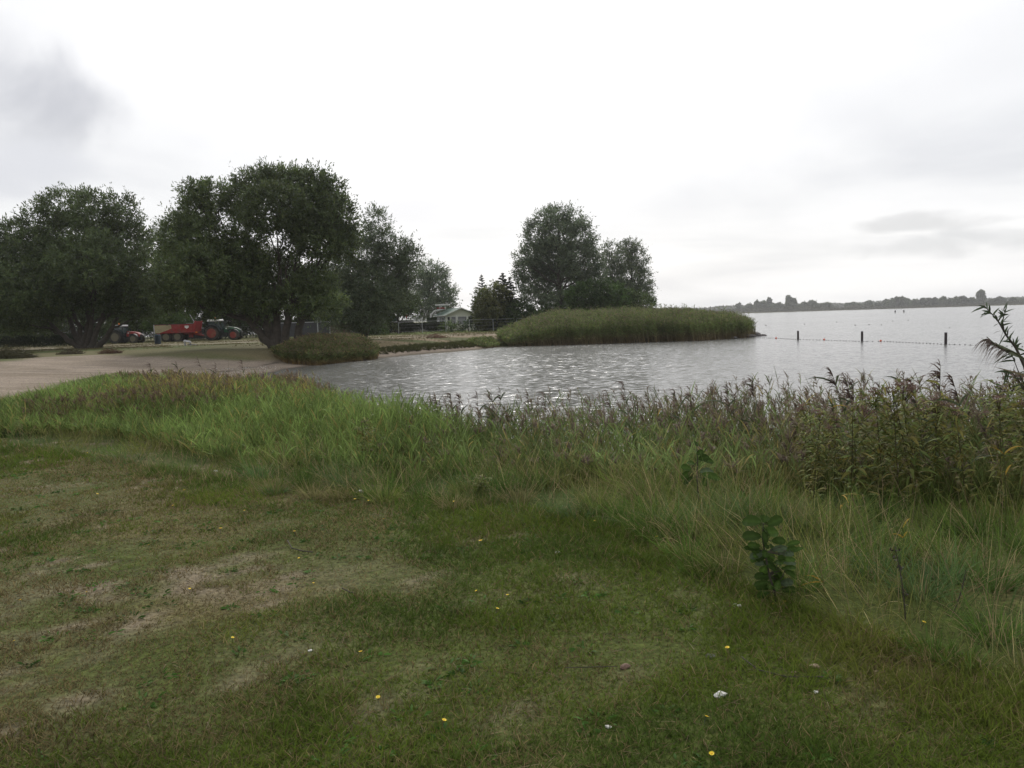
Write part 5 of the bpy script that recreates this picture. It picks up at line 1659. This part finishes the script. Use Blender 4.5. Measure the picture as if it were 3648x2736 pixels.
# ---------------------------------------------------------------- single plants
def tall_reed(u, vtop, Y, label, lean=(-.1, 0), plume=26, pl=.20, leaves=7, group='single reeds standing above the others'):
    q = at(u, vtop, Y)
    bx_, by_ = q[0] - lean[0] * .9, Y - lean[1]
    org = np.array((bx_, by_, max(hz1(bx_, by_), -.1)))
    path = curve(org, q, 10, (-(q[0] - bx_) * .25, 0, .0))
    root = empty('reed_plant', org); tag(root, label, 'reed', group)
    st = Batch(); st.add(*tube(path, np.linspace(.0045, .002, 10), 5, (.13, .13, .06))); st.build('stem', M_GRASS, root, org)
    f = rng.uniform(.3, .93, leaves); i0 = (f * 9).astype(int)
    P = path[i0]; az = rng.uniform(0, 2 * np.pi, leaves)
    D = nrm(np.stack((np.cos(az) - .35, np.sin(az), rng.uniform(.7, 1.6, leaves)), -1))
    lb = Batch(); lb.add(*ribbons(P, D, rng.uniform(.22, .42, leaves), .02, .5, 5, (.065, .085, .045), (.075, .09, .05), 'leaf')); lb.build('leaves', M_GRASS, root, org)
    if plume:
        az = rng.normal(size=plume) * .55 + math.pi
        P = np.repeat(q[None], plume, 0) - (q - path[-3]) * rng.random((plume, 1)) * .9
        D = nrm(np.stack((np.cos(az) * .7, np.sin(az) * .5, rng.uniform(.2, 1.5, plume)), -1))
        pb_ = Batch(); pb_.add(*ribbons(P, D, pl * rng.uniform(.4, 1.05, plume), .011, .9 * rng.uniform(.5, 1.3, plume), 4, (.11, .078, .068), (.14, .105, .09), 'leaf')); pb_.build('plume', M_GRASS, root, org)


for (u, v, Y, lab, ln) in [
        (2680, 1330, 8.6, 'lone tall reed with twin leaves above the middle of the water', (-.05, 0)), (2960, 1310, 7.4, 'bushy drooping reed plume left of the right post', (-.25, 0)), (3010, 1330, 7.2, 'second drooping plume close to the bushy one', (-.18, 0)),
        (3040, 1345, 7.3, 'upright narrow plume right of the drooping pair', (-.02, 0)), (3350, 1290, 6.6, 'pointed upright plume below the right post', (.0, 0)), (3215, 1310, 6.8, 'leafy reed top between the plumes', (-.1, 0)), (3245, 1345, 6.7, 'small plume left of the pointed plume', (-.15, 0)),
        (3390, 1330, 6.5, 'light plume right of the pointed plume', (-.2, 0)), (2590, 1355, 9.0, 'thin plume in the middle right of the belt', (-.05, 0)), (2400, 1375, 9.2, 'arching plume right of the belt centre', (-.15, 0)), (2460, 1390, 9.3, 'short plume beside the arching one', (-.05, 0)),
        (2220, 1350, 9.6, 'plume standing highest near the middle of the belt', (-.1, 0)), (2160, 1380, 9.6, 'dark plume left of the highest middle one', (-.15, 0)), (1942, 1390, 10.2, 'reddish upright plume against the water', (.0, 0)), (1880, 1395, 10.4, 'grey plume left of the reddish one', (-.05, 0)),
        (1605, 1388, 10.6, 'darkest plume among the thin reeds at centre', (-.03, 0)), (1636, 1400, 10.6, 'small split plume right of the darkest one', (-.05, 0)), (1552, 1405, 10.8, 'short bent plume left of the darkest one', (-.1, 0)), (1470, 1375, 11, 'bare pointed reed leaf farthest left against the water', (.02, 0)),
        (1700, 1395, 10.6, 'small plume between the thin reeds', (-.02, 0)), (1750, 1390, 10.5, 'purple plume at the right of the thin reeds', (-.08, 0)), (1782, 1380, 10.5, 'slim straight reed tip at the right of the thin reeds', (.0, 0)),
        (628, 1280, 18, 'dark fluffy plume before the sand', (-.1, 0)), (702, 1262, 18, 'bent plume before the sand', (-.25, 0)), (535, 1285, 18.5, 'thin reed before the sand, left of the fluffy plume', (.0, 0)), (815, 1275, 18, 'leafy reed before the sand near the spit', (.05, 0)), (862, 1275, 18, 'small plume nearest the spit', (-.05, 0)), (770, 1285, 18, 'thin bare reed stalk before the sand', (.05, 0))]:
    big = Y < 9
    tall_reed(u, v + 10, Y, lab, ln, plume=0 if 'leaf' in lab and 'twin' not in lab else (34 if big else 20), pl=.21 if big else (.17 if Y < 15 else .22))

# arching willow shoot and heavy reed plume at the right edge
def pxpath(pts, Y, n=16):
    p_ = np.array([at(u, v, Y + (q[0] if q else 0)) for u, v, *q in pts])
    t_ = np.linspace(0, len(p_) - 1, n); k_ = np.arange(len(p_))
    return np.stack([np.interp(t_, k_, p_[:, i]) for i in range(3)], -1)


Yw = 5.3
foot = np.array((at(3700, 1500, Yw)[0], Yw, 0)); foot[2] = hz1(foot[0], Yw)
root = empty('willow_shoot', foot); tag(root, 'tall arching willow shoot with lance leaves at the right edge', 'willow shoot')
main = pxpath([(3690, 1500), (3660, 1330), (3620, 1240), (3585, 1195), (3560, 1150), (3535, 1120), (3505, 1088)], Yw, 24)
main = np.concatenate((curve(foot, main[0], 5)[:-1], main))
s2 = pxpath([(3580, 1190), (3572, 1150), (3574, 1130), (3582, 1112), (3576, 1098)], Yw, 8)
s3 = pxpath([(3664, 1400), (3630, 1330), (3608, 1270), (3588, 1262)], Yw + .1, 8)
s4 = pxpath([(3690, 1420), (3640, 1370), (3600, 1320), (3580, 1330)], Yw + .15, 8)
tb = Batch(); tb.add(*tube(main, np.linspace(.012, .002, len(main)), 6, (.12, .11, .075)))
for s_ in (s2, s3, s4):
    tb.add(*tube(s_, np.linspace(.004, .0015, 8), 5, (.12, .11, .075)))
tb.build('stem', M_BARK, root, foot)
lb = Batch()
for (path, cnt, lo) in ((main, 54, 4), (s2, 12, 1), (s3, 14, 1), (s4, 14, 1)):
    i0 = rng.uniform(lo, len(path) - 1.01, cnt); ia = i0.astype(int); fr = (i0 - ia)[:, None]
    P = path[ia] * (1 - fr) + path[ia + 1] * fr; T_ = nrm(path[ia + 1] - path[ia])
    sgn = rng.choice([-1, 1], cnt)[:, None]
    sd_ = nrm(np.cross(T_, (0, 1, 0)) + rng.normal(size=(cnt, 3)) * .5) * sgn
    cl = np.array((.060, .085, .045)) * rng.uniform(.6, 1.25, (cnt, 1))
    lb.add(*ribbons(P, nrm(T_ * rng.uniform(.2, 1.0, (cnt, 1)) + sd_ * .8), rng.uniform(.055, .10, cnt), .014, .25, 4, cl, cl, 'leaf', side=nrm(np.cross(T_, (0, 1, .2)) * .6 + rng.normal(size=(cnt, 3)) * .4)))
lb.build('leaves', M_GRASS, root, foot)

fo2 = np.array((at(3800, 1500, 5.0)[0], 5.0, 0)); fo2[2] = hz1(fo2[0], 5.0)
root = empty('reed_plant', fo2); tag(root, 'leaning reed with one heavy drooping purple plume at the right edge', 'reed')
stp = pxpath([(3790, 1330), (3700, 1300), (3648, 1278), (3610, 1252), (3570, 1242), (3540, 1222), (3515, 1200)], 5.0, 18)
tb = Batch(); tb.add(*tube(np.concatenate((curve(fo2, stp[0], 5)[:-1], stp)), np.r_[np.full(4, .006), np.linspace(.006, .0025, 18)], 6, (.13, .13, .075))); tb.build('stem', M_GRASS, root, fo2)
lf = Batch(); lf.add(*ribbons(stp[[6]], stp[[13]] - stp[[6]], .30, .028, .02, 6, (.10, .115, .075), (.11, .12, .08), 'leaf', side=np.array([(.0, -.3, 1.)])))
lf.add(*ribbons(np.array([at(3700, 1352, 5.0)]), at(3540, 1303, 5) - at(3700, 1352, 5), .30, .012, 0.02, 5, (.14, .12, .07), (.12, .10, .06), 'leaf', side=np.array([(0, -.3, 1.)])))
lf.add(*ribbons(np.array([at(3585, 1215, 5.0)]), at(3612, 1180, 5) - at(3585, 1215, 5), .085, .016, 0.0, 5, (.06, .08, .045), (.08, .10, .06), 'leaf', side=np.array([(1, -.3, .5)])))
lf.build('leaves', M_GRASS, root, fo2)
m = 95; i0 = rng.uniform(9, 17, m).astype(int)
P = stp[i0]; D = nrm(np.stack((rng.uniform(-1.3, -.25, m), rng.normal(size=m) * .25, rng.uniform(-.15, .55, m)), -1))
pb_ = Batch(); jc = rng.uniform(.7, 1.3, (m, 1)); pb_.add(*ribbons(P, D, rng.uniform(.06, .135, m), .0052, rng.uniform(.5, 1.5, m), 5, np.array((.105, .075, .065)) * jc, np.array((.13, .10, .085)) * jc, 'leaf')); pb_.build('plume', M_GRASS, root, fo2)


# hemp agrimony: dark leafy plants with pinkish brown flat heads
def agrimony_mesh(H, nh, seed):
    r = np.random.default_rng(seed)
    st, lf, fl = Batch(), Batch(), []
    st.add(*tube(curve((0, 0, 0), (r.uniform(-.05, .05), 0, H), 8), np.linspace(.005, .0025, 8), 5, (.10, .085, .045)))
    for s in range(int(H * 120)):
            z_ = r.uniform(.10, H + .02); a = r.uniform(0, 2 * np.pi); o_r = r.uniform(0, .05)
            D = nrm(np.array([[math.cos(a), math.sin(a), r.uniform(-.1, 1.1)]]))
            c = np.array((.130, .165, .046)) * r.uniform(.5, 1.4) * np.array((r.uniform(.9, 1.5), 1, 1))
            lf.add(*ribbons(np.array([[o_r * math.cos(a), o_r * math.sin(a), z_]]), D, r.uniform(.05, .15) * (1.15 - .4 * z_ / H), r.uniform(.014, .028), r.uniform(.2, .9), 4, c, c, 'leaf', side=nrm(np.array([[-math.sin(a), math.cos(a), r.normal() * .5]]))))
    for s in range(11):
        z_ = H * r.uniform(.25, .85); a = r.uniform(0, 2 * np.pi); L_ = r.uniform(.12, .26)
        br = curve((0, 0, z_), (L_ * .8 * math.cos(a), L_ * .8 * math.sin(a), z_ + L_ * .8), 5)
        st.add(*tube(br, np.linspace(.0025, .0012, 5), 4, (.09, .085, .04)))
        for q_ in range(9):
            pq = br[r.integers(1, 5)]; a2 = r.uniform(0, 2 * np.pi)
            D = nrm(np.array([[math.cos(a2), math.sin(a2), r.uniform(-.1, .9)]]))
            c = np.array((.135, .180, .050)) * r.uniform(.5, 1.4) * np.array((r.uniform(.9, 1.5), 1, 1))
            lf.add(*ribbons(pq[None], D, r.uniform(.05, .11), r.uniform(.012, .022), r.uniform(.2, .8), 3, c, c, 'leaf', side=nrm(np.array([[-math.sin(a2), math.cos(a2), r.normal() * .5]]))))
    for h in range(nh):
        a = r.uniform(0, 2 * np.pi); rr = r.uniform(.02, .09) if nh > 1 else .0
        top = np.array((rr * math.cos(a), rr * math.sin(a), H + r.uniform(-.03, .05)))
        st.add(*tube(curve((0, 0, H - .12), top, 4), np.linspace(.003, .002, 4), 4, (.075, .045, .035)))
        m = 34; q = r.normal(size=(m, 3)) * (.024, .024, .008) + top
        D = nrm(r.normal(size=(m, 3)) * .5 + UP)
        c = np.array((.19, .125, .105)) * r.uniform(.55, 1.3, (m, 1))
        fb = Batch(); fb.add(*diamonds(q, D, .016, .010, c)); fl.append(fb)
    return st, lf, fl


protos = []
for s in range(5):
    st, lf, fl = agrimony_mesh([1.0, .85, 1.1, .92, .75][s], [3, 4, 5, 3, 1][s], 500 + s)
    root = empty('hemp_agrimony', (0, 0, 0))
    st.build('stem', M_GRASS, root, np.zeros(3)); lf.build('leaves', M_GRASS, root, np.zeros(3)); [fb.build('flower_head', M_GRASS, root, np.zeros(3)) for fb in fl]
    protos.append([root, False])


def put_agri(k, x_, y_, H, label, group):
    pr = protos[k]
    root = pr[0] if not pr[1] else copy_tree(pr[0])
    pr[1] = True
    g = hz1(x_, y_); root.location = (x_, y_, g); root.rotation_euler = (rng.normal() * .10, rng.normal() * .12, rng.uniform(0, 6))
    h0 = [1.0, .85, 1.1, .92, .75][k]; s = H / h0; root.scale = (max(.6, s), max(.6, s), s)
    tag(root, label, 'flowering plant', group)


heads = [((800, 497), 'brown seed head highest in the left middle of the reeds'), ((1220, 520), 'purple brown double head in the centre of the reeds'), ((1372, 545), 'small purplish head right of the double head'), ((1260, 580), 'pale brown head below the double head'),
         ((1175, 622), 'brown head lower left of the double head'), ((1252, 688), 'pale pink small head low in the centre'), ((1705, 590), 'pair of pinkish grey heads right of centre'), ((380, 350), 'dark brown flat head at the left by the green reeds'), ((1126, 795), 'white pink head lowest above the lawn edge')]
for i, ((px, py), lab) in enumerate(heads):
    u, v = 1100 + px / 1.843, 1300 + py / 1.843
    Yh = 8.9 if py < 600 else 8.0
    if px == 1126: Yh = 7.1
    q = at(u, v, Yh)
    put_agri(4, q[0], Yh, max(.2, q[2] - hz1(q[0], Yh)), 'single stalk with ' + lab, 'flower heads among the reeds')
spots = []
while len(spots) < 36:
    yy = rng.uniform(5.9, 8.0); xx = rng.uniform(.365, .66) * yy
    if all(math.hypot(xx - a, yy - b_) > .2 for a, b_ in spots):
        spots.append((xx, yy))
rows_ = [[], [], []]
for q_ in spots:
    rows_[0 if q_[1] < 6.6 else (1 if q_[1] < 7.3 else 2)].append(q_)
heads_n = ['three', 'four', 'five', 'three']
i = 0
for ri, row in enumerate(rows_):
    for oi, (xx, yy) in enumerate(sorted(row, key=lambda q_: q_[0] / q_[1])):
        put_agri(i % 4, xx, yy, float(np.interp(xx / yy, [.36, .42, .6, .66], [.70, .84, .98, 1.12]) * rng.uniform(.78, 1.12)),
                 f"leafy stalk with {heads_n[i % 4]} pinkish heads, {ordinal(oi)} from left, {['front', 'middle', 'back'][ri]} row of dark clump", 'hemp agrimony clump at right')
        i += 1


# alder saplings with round leaves
def round_leaf(a, b_, w, nrm_dir, col, B):
    a, b_ = np.asarray(a), np.asarray(b_)
    d = b_ - a; L = np.linalg.norm(d); d = d / L
    s = nrm(np.cross(d, nrm_dir)); up_ = np.cross(s, d)
    rows = 8; V = []
    for i in range(rows + 1):
        t_ = i / rows
        ww = w * .5 * max(.03, math.sin(math.pi * (t_ * .90 + .05)) ** .6 * (.72 + .38 * t_))
        if i == rows: ww *= .6
        cen = a + d * L * t_ - UP * L * .10 * t_ ** 2 + up_ * .004 * math.sin(i * 2.4)
        for j in (-1, -.5, 0, .5, 1):
            V.append(cen + s * ww * j + up_ * (abs(j) * ww * .25 + .0016 * math.sin(j * 9 + i * 2.2)))
    V = np.array(V)
    Q = [(r_ * 5 + j, r_ * 5 + j + 1, (r_ + 1) * 5 + j + 1, (r_ + 1) * 5 + j) for r_ in range(rows) for j in range(4)]
    C_ = np.tile(np.asarray(col), (len(V), 1)); mid = np.arange(len(V)) % 5 == 2
    C_[mid] = C_[mid] * 1.45
    B.add(V, np.array(Q), C_)


M_ALDER = leaf_mat("glossy_leaf", .3, .6, .2, .08)


def sapling(label, basepx, stempx, leaves, conv, Y=None, branch=(), extra_yellow=()):
    g = ground_at(*basepx)
    Yb = Y or g[1]
    org = np.array((at(*basepx, Yb)[0], Yb, 0)); org[2] = hz1(org[0], Yb)
    root = empty('alder_sapling', org); tag(root, label, 'sapling', 'young alders in the grass')
    st = Batch()
    pth = np.array([org] + [at(*conv(*q), Yb) for q in stempx])
    st.add(*tube(pth, np.linspace(.007, .0025, len(pth)), 6, (.055, .04, .03)))
    for br in branch:
        st.add(*tube(np.array([at(*conv(*q), Yb + .02 * i) for i, q in enumerate(br)]), np.linspace(.004, .002, len(br)), 5, (.06, .045, .03)))
    lv = Batch()
    sc_ = Yb / F_PX
    for (ax, ay, bx_, by_, w) in leaves:
        dy = rng.uniform(-.06, .08)
        a = at(*conv(ax, ay), Yb + rng.uniform(-.01, .02)); b_ = at(*conv(bx_, by_), Yb + dy)
        nd = nrm(np.array((rng.normal() * .25, -.75 + rng.normal() * .15, .65)))
        c = np.array((.046, .082, .017)) * rng.uniform(.65, 1.35)
        if rng.random() < .12: c = np.array((.080, .110, .060)) * rng.uniform(.8, 1.1)
        round_leaf(a, b_, w / 3.318 * sc_ * 1.15, nd, c, lv)
        mid_ = (a + pth[np.argmin(np.linalg.norm(pth - a, axis=1))]) / 2
        st.add(*tube(np.array([pth[np.argmin(np.linalg.norm(pth - a, axis=1))], mid_, a]), .0016, 4, (.08, .07, .04)))
    for (ax, ay, bx_, by_, w) in extra_yellow:
        a = at(*conv(ax, ay), Yb - .05); b_ = at(*conv(bx_, by_), Yb - .07)
        round_leaf(a, b_, w / 3.318 * sc_, nrm(np.array((.1, -.6, .8))), (.30, .23, .05), lv)
    st.build('stem', M_BARK, root, org); lv.build('leaves', M_ALDER, root, org, smooth=True)


conv1 = lambda x_, y_: (2500 + x_ / 3.318, 1750 + y_ / 3.318)
L1 = [(700, 370, 480, 330, 150), (735, 370, 750, 275, 110), (780, 400, 960, 300, 125), (700, 530, 480, 520, 135), (735, 500, 900, 465, 150), (830, 590, 990, 575, 100), (690, 650, 540, 620, 85), (700, 690, 590, 705, 85),
      (740, 600, 765, 670, 100), (1000, 640, 1160, 580, 65), (1000, 700, 1120, 655, 85), (750, 720, 565, 770, 95), (750, 770, 640, 805, 80), (900, 700, 965, 775, 115), (760, 780, 855, 870, 120), (980, 760, 1085, 715, 90),
      (800, 640, 865, 705, 95), (780, 1000, 620, 1000, 95), (960, 850, 1110, 835, 80), (930, 900, 1080, 950, 105), (850, 960, 965, 1010, 110), (800, 1130, 640, 1130, 90), (800, 1180, 690, 1205, 80), (930, 1090, 1085, 1070, 110),
      (1000, 1130, 985, 1190, 90), (870, 1050, 825, 1115, 105), (720, 440, 790, 500, 90), (760, 880, 700, 960, 95), (860, 830, 960, 850, 90), (900, 980, 880, 1060, 90)]
L1 += [(a + rng.uniform(-60, 60), b_ + rng.uniform(20, 110), c + rng.uniform(-50, 50), d + rng.uniform(30, 110), w * .8) for a, b_, c, d, w in L1[5:]]
sapling('young alder with round dark leaves in the grass at right, nearest the camera', conv1(880, 1330), [(860, 1180), (800, 1000), (745, 720), (715, 550), (728, 385)], L1, conv1,
        branch=[[(800, 1000), (900, 860), (990, 700)], [(860, 1120), (960, 1000), (1010, 860)]], extra_yellow=[(900, 1330, 820, 1320, 30), (920, 1350, 1000, 1280, 40), (915, 1345, 905, 1390, 36), (915, 1330, 905, 1295, 25)])
conv2 = lambda x_, y_: (2200 + x_ / 1.5276, 1250 + y_ / 1.5276)
L2 = [(430, 520, 425, 490, 60), (440, 590, 500, 575, 90), (400, 640, 345, 630, 90), (400, 655, 350, 690, 80), (450, 660, 520, 650, 95), (460, 670, 560, 690, 95), (410, 690, 360, 715, 80), (470, 600, 520, 595, 75), (430, 560, 470, 545, 70), (470, 690, 480, 730, 70), (420, 620, 380, 600, 60)]
L2 = [(a, b_, c, d, w * 1.05) for a, b_, c, d, w in L2]
sapling('second young alder half hidden in the tall grass behind', (2490, 1800), [(440, 800), (432, 690), (436, 600), (430, 505)], L2, conv2, Y=6.3)

# yellowed reed leaves and shoots standing in the rough grass
for i, (u, v, Y, lab) in enumerate([(2975, 1740, 5.6, 'yellow leaved reed shoot left of the dark clump'), (2900, 2090, 4.35, 'yellow green reed shoot right of the near alder'), (3190, 1880, 4.9, 'reed shoot with orange leaves in the right grass'), (2960, 1480, 7.0, 'reed with two broad yellow leaves before the dark clump'),
                                    (3560, 1560, 5.2, 'green reed with long leaves at the right edge'), (2330, 1460, 8.6, 'orange leaved reed in the middle of the belt')]):
    g = at(u, v, Y); top_ = at(u, v - 95, Y)
    org = np.array((g[0] + .05, Y, hz1(g[0], Y)))
    root = empty('reed_plant', org); tag(root, lab, 'reed', 'yellowing reed shoots in the rough grass')
    pth = curve(org, top_, 7, (.02, 0, 0)); b = Batch(); b.add(*tube(pth, np.linspace(.004, .002, 7), 5, (.12, .13, .05))); b.build('stem', M_GRASS, root, org)
    m = 6; f = rng.uniform(2, 6, m).astype(int); az = rng.uniform(0, 2 * np.pi, m)
    D = nrm(np.stack((np.cos(az) * 1.0 - .3, np.sin(az) * .6, rng.uniform(.2, 1.6, m)), -1))
    cl = np.where(rng.random((m, 1)) < .6, np.array((.40, .27, .055)), np.array((.09, .13, .045))) * rng.uniform(.7, 1.1, (m, 1))
    b = Batch(); b.add(*ribbons(pth[f], D, rng.uniform(.12, .24, m), .011, .5, 5, cl, cl, 'leaf')); b.build('leaves', M_GRASS, root, org)

# dark dead dock stalk and straw stalk in the right grass
for (u0, v0, u1, v1, lab, c, kn) in [(3225, 2210, 3190, 1960, 'dark brown dead dock stalk in the right grass', (.045, .028, .022), 26), (3395, 2190, 3440, 2030, 'pale dead straw stalk leaning right', (.33, .27, .18), 4)]:
    g = ground_at(u0, v0); t_ = at(u1, v1, g[1])
    root = empty('dead_stalk', g); tag(root, lab, 'dead stalk')
    pth = curve(g, t_, 9, (.01, 0, 0)); b = Batch(); b.add(*tube(pth, np.linspace(.004, .002, 9), 5, c)); b.build('stem', M_BARK, root, g)
    if kn > 5:
        b = Batch(); q = pth[rng.integers(2, 9, kn)] + rng.normal(size=(kn, 3)) * .009; b.add(*diamonds(q, rng.normal(size=(kn, 3)), .02, .014, np.tile(c, (kn, 1)))); b.build('seeds', M_BARK, root, g)

# yellow hawkbit flowers on the lawn
M_YEL = mat("yellow_petal", (.80, .60, .02), .6, vary=.08)
C6 = [(965, 12), (788, 46), (1290, 17), (650, 75), (548, 62), (740, 85), (1313, 132), (830, 265), (375, 282), (95, 325), (1425, 320), (1370, 240), (1015, 490), (565, 468), (70, 500), (370, 595), (1583, 557), (1658, 750), (1935, 860),
      (2063, 287), (2173, 360), (2020, 347), (2093, 272), (2110, 68), (2075, 137), (1853, 190)]
px = [(a / 1.2289, 1900 + b_ / 1.2289) for a, b_ in C6] + [(1800 + a / 1.197, 1900 + b_ / 1.197) for a, b_ in [(645, 42), (10, 288), (952, 525), (1775, 410), (848, 825), (882, 985)]]
px += [(a / 1.843, 1250 + b_ / 1.843) for a, b_ in [(635, 967), (705, 957), (585, 693), (605, 738), (1220, 940), (1155, 1050), (1250, 1050), (1605, 1085)]]
px += [(1100 + a / 1.843, 1300 + b_ / 1.843) for a, b_ in [(305, 917), (388, 915), (958, 930), (500, 1045), (1750, 1057), (1885, 1068), (1383, 1108)]]
special = {31: 'yellow flower cut by the bottom edge of the photo', 30: 'yellow flower between the white stone and the bottom edge', 29: 'yellow flower in the long grass at far right', 28: 'yellow flower just left of the brown stones',
           18: 'yellow flower low in the middle of the lawn near the bottom', 17: 'yellow flower in the lawn above the low middle one', 16: 'yellow flower right of the bare patch with the white litter', 12: 'yellow flower left of the bare patch with the white litter',
           26: 'yellow flower beside a white seed head left of the alder', 14: 'yellow flower at the left edge of the lawn'}
drop = {1, 4, 5, 10, 13, 15, 19, 21, 24, 25, 33, 35, 38, 44, 46}
band = lambda v: 0 if v < 1830 else (1 if v < 1960 else (2 if v < 2110 else 3))
place_ = {}
for b_ in range(4):
    for k_, i in enumerate(sorted((i for i in range(len(px)) if band(px[i][1]) == b_ and i not in drop and i not in special), key=lambda i: px[i][0])):
        place_[i] = f"small yellow flower, {ordinal(k_)} from left {['in the far band by the tall grass', 'in the band just beyond mid lawn', 'across the middle of the lawn', 'in the near band of the lawn'][b_]}"
fp = None
for i, (u, v) in enumerate(px):
    if i in drop:
        continue
    q = ground_at(u, v); r = .014 if q[1] < 5 else .018
    if fp is None:
        fp = empty('yellow_flower', (0, 0, 0))
        pb_ = Prim()
        V, F = [], []
        for k_ in range(13):
            a = 2 * math.pi * k_ / 13
            for (rr, da) in ((.15, 0), (.7, -.2), (1.0, 0), (.7, .2)):
                V.append((.014 * rr * math.cos(a + da), .014 * rr * math.sin(a + da), .045 + .004 * rr))
            F.append(tuple(range(k_ * 4, k_ * 4 + 4)))
        pb_._add(V, F); pb_.build('petals', M_YEL, fp)
        Prim().lathe((0, 0, .045), [(.0055, 0), (.005, .003), (.002, .005)], 10, 'Z').build('centre', mat("orange_yellow_disc", (.70, .40, .02), .7), fp)
        Prim().tube([(0, 0, 0), (.004, 0, .02), (0, 0, .046)], .0012, 5).build('stem', M_GREENDK, fp)
        o = fp
    else:
        o = copy_tree(fp)
    o.location = (q[0], q[1], q[2] + .002); s = r / .014 * rng.uniform(.5, .85)
    o.scale = (s, s, s); o.rotation_euler = (rng.uniform(-.3, .5), rng.uniform(-.3, .3), rng.uniform(0, 6))
    tag(o, special.get(i) or place_[i], 'flower', 'yellow flowers on the lawn')

# stones, shells, litter and twigs on the lawn
M_WST = mat("white_stone", (.50, .49, .46), .7, vary=.1, nscale=30, bump=.3)
M_BRK = mat("brick_fragment", (.15, .095, .07), .85, vary=.25, nscale=40, bump=.4)
M_TAN = mat("tan_stone", (.22, .165, .105), .8, vary=.2, nscale=40, bump=.3)
for i, (u, v, s, m, name, lab) in enumerate([(2568, 2487, .034, M_WST, 'stone', 'small white stone on the lawn at lower right'), (2625, 2166, .026, M_WST, 'stone', 'white lump in the long grass left of the near alder'), (1987, 1974, .026, M_WST, 'stone', 'flat whitish stone right of the lawn centre'),
                                          (2225, 2384, .030, M_BRK, 'brick_fragment', 'reddish brown brick fragment on the lawn'), (2903, 2386, .028, M_TAN, 'stone', 'round tan stone under the long grass'), (2829, 2405, .016, M_BRK, 'stone', 'pinkish stone left of the round tan stone'),
                                          (2777, 2350, .014, M_TAN, 'stone', 'small tan stone above the pinkish one'), (2905, 2470, .014, M_WST, 'stone', 'small pale shard below the round tan stone'), (2168, 2596, .018, M_WST, 'stone', 'pinkish white shard low in the middle of the lawn'),
                                          (3124, 2398, .014, M_TAN, 'stone', 'small tan stone farthest right'), (1107, 2326, .015, M_WST, 'shell_fragment', 'white shell fragment on the bare patch'), (768, 1682, .030, M_WST, 'litter', 'white paper litter at the foot of the left reeds'),
                                          (257, 1622, .028, M_WST, 'litter', 'white litter farthest left by the tall grass'), (2530, 2342, .026, mat("grey_green_stone", (.10, .10, .08), .9), 'stone', 'mossy grey stone left of a yellow flower'), (1283, 1757, .05, M_WST, 'litter', 'pale torn litter at the lawn edge in the middle')]):
    q = ground_at(u, v)
    k = q[1] / 3.4 if q[1] > 4.2 else 1.0
    rock(name, lab, name.replace('_', ' '), (q[0], q[1], q[2] + s * .22), (s * .95, s * .66, s * .45), m, None, 70 + i, rng.uniform(-.5, .5), sub=3)
for (pts, r, lab, c) in [([(1025, 1941), (1040, 1962), (1075, 1974), (1115, 1979)], .004, 'curved pale twig on the lawn left of centre', (.30, .22, .13)), ([(1220, 2118), (1245, 2124), (1270, 2129)], .0035, 'short pale stick right of the bare patch', (.32, .25, .17)),
                         ([(2640, 2362), (2700, 2400), (2800, 2425), (2935, 2433)], .003, 'long bent straw lying on the grass at lower right', (.28, .22, .12)), ([(2015, 2403), (2110, 2393), (2200, 2390)], .0018, 'thin straw lying left of the brick fragment', (.28, .20, .13))]:
    P = np.array([ground_at(*q) + UP * (.03 if i in (0,) else .018) for i, q in enumerate(pts)])
    b = Batch(); b.add(*tube(P, r, 5, c)); o = b.build('twig', M_BARK, origin=P[0]); tag(o, lab, 'twig')
# scattered shells on the spit
n = 420
x, y = rand_in([(-18, 38), (-14.5, 41), (-13.6, 48), (-15, 50), (-17.5, 46)], n)
P = np.stack((x, y, hz(x, y) + .01), -1)
b = Batch(); b.add(*diamonds(P, nrm(rng.normal(size=(len(x), 3)) * (1, 1, .4)), .07, .05, np.array((.55, .53, .50)) * rng.uniform(.5, 1.1, (len(x), 1))))
tag(b.build('shell_debris', M_LEAF, origin=np.array((-15., 44, 0))), 'line of white shells washed up on the sand', None, None, 'stuff')

# ---------------------------------------------------------------- damp air over the lake
hm = bpy.data.materials.new("damp_air"); hm.use_nodes = True
t = hm.node_tree; t.nodes.clear()
pv = N(t, 'ShaderNodeVolumePrincipled'); pv.inputs['Color'].default_value = (.97, .98, 1.0, 1); pv.inputs['Density'].default_value = HAZE_DENSITY
pv.inputs['Anisotropy'].default_value = 0.55
ho_ = N(t, 'ShaderNodeOutputMaterial'); link(t, pv.outputs[0], ho_.inputs['Volume'])
hb = Prim().box((0, 575, 16.5), (4200, 3050, 42)).build('haze', hm)
tag(hb, 'thin pale haze over the lake', None, None, 'stuff')
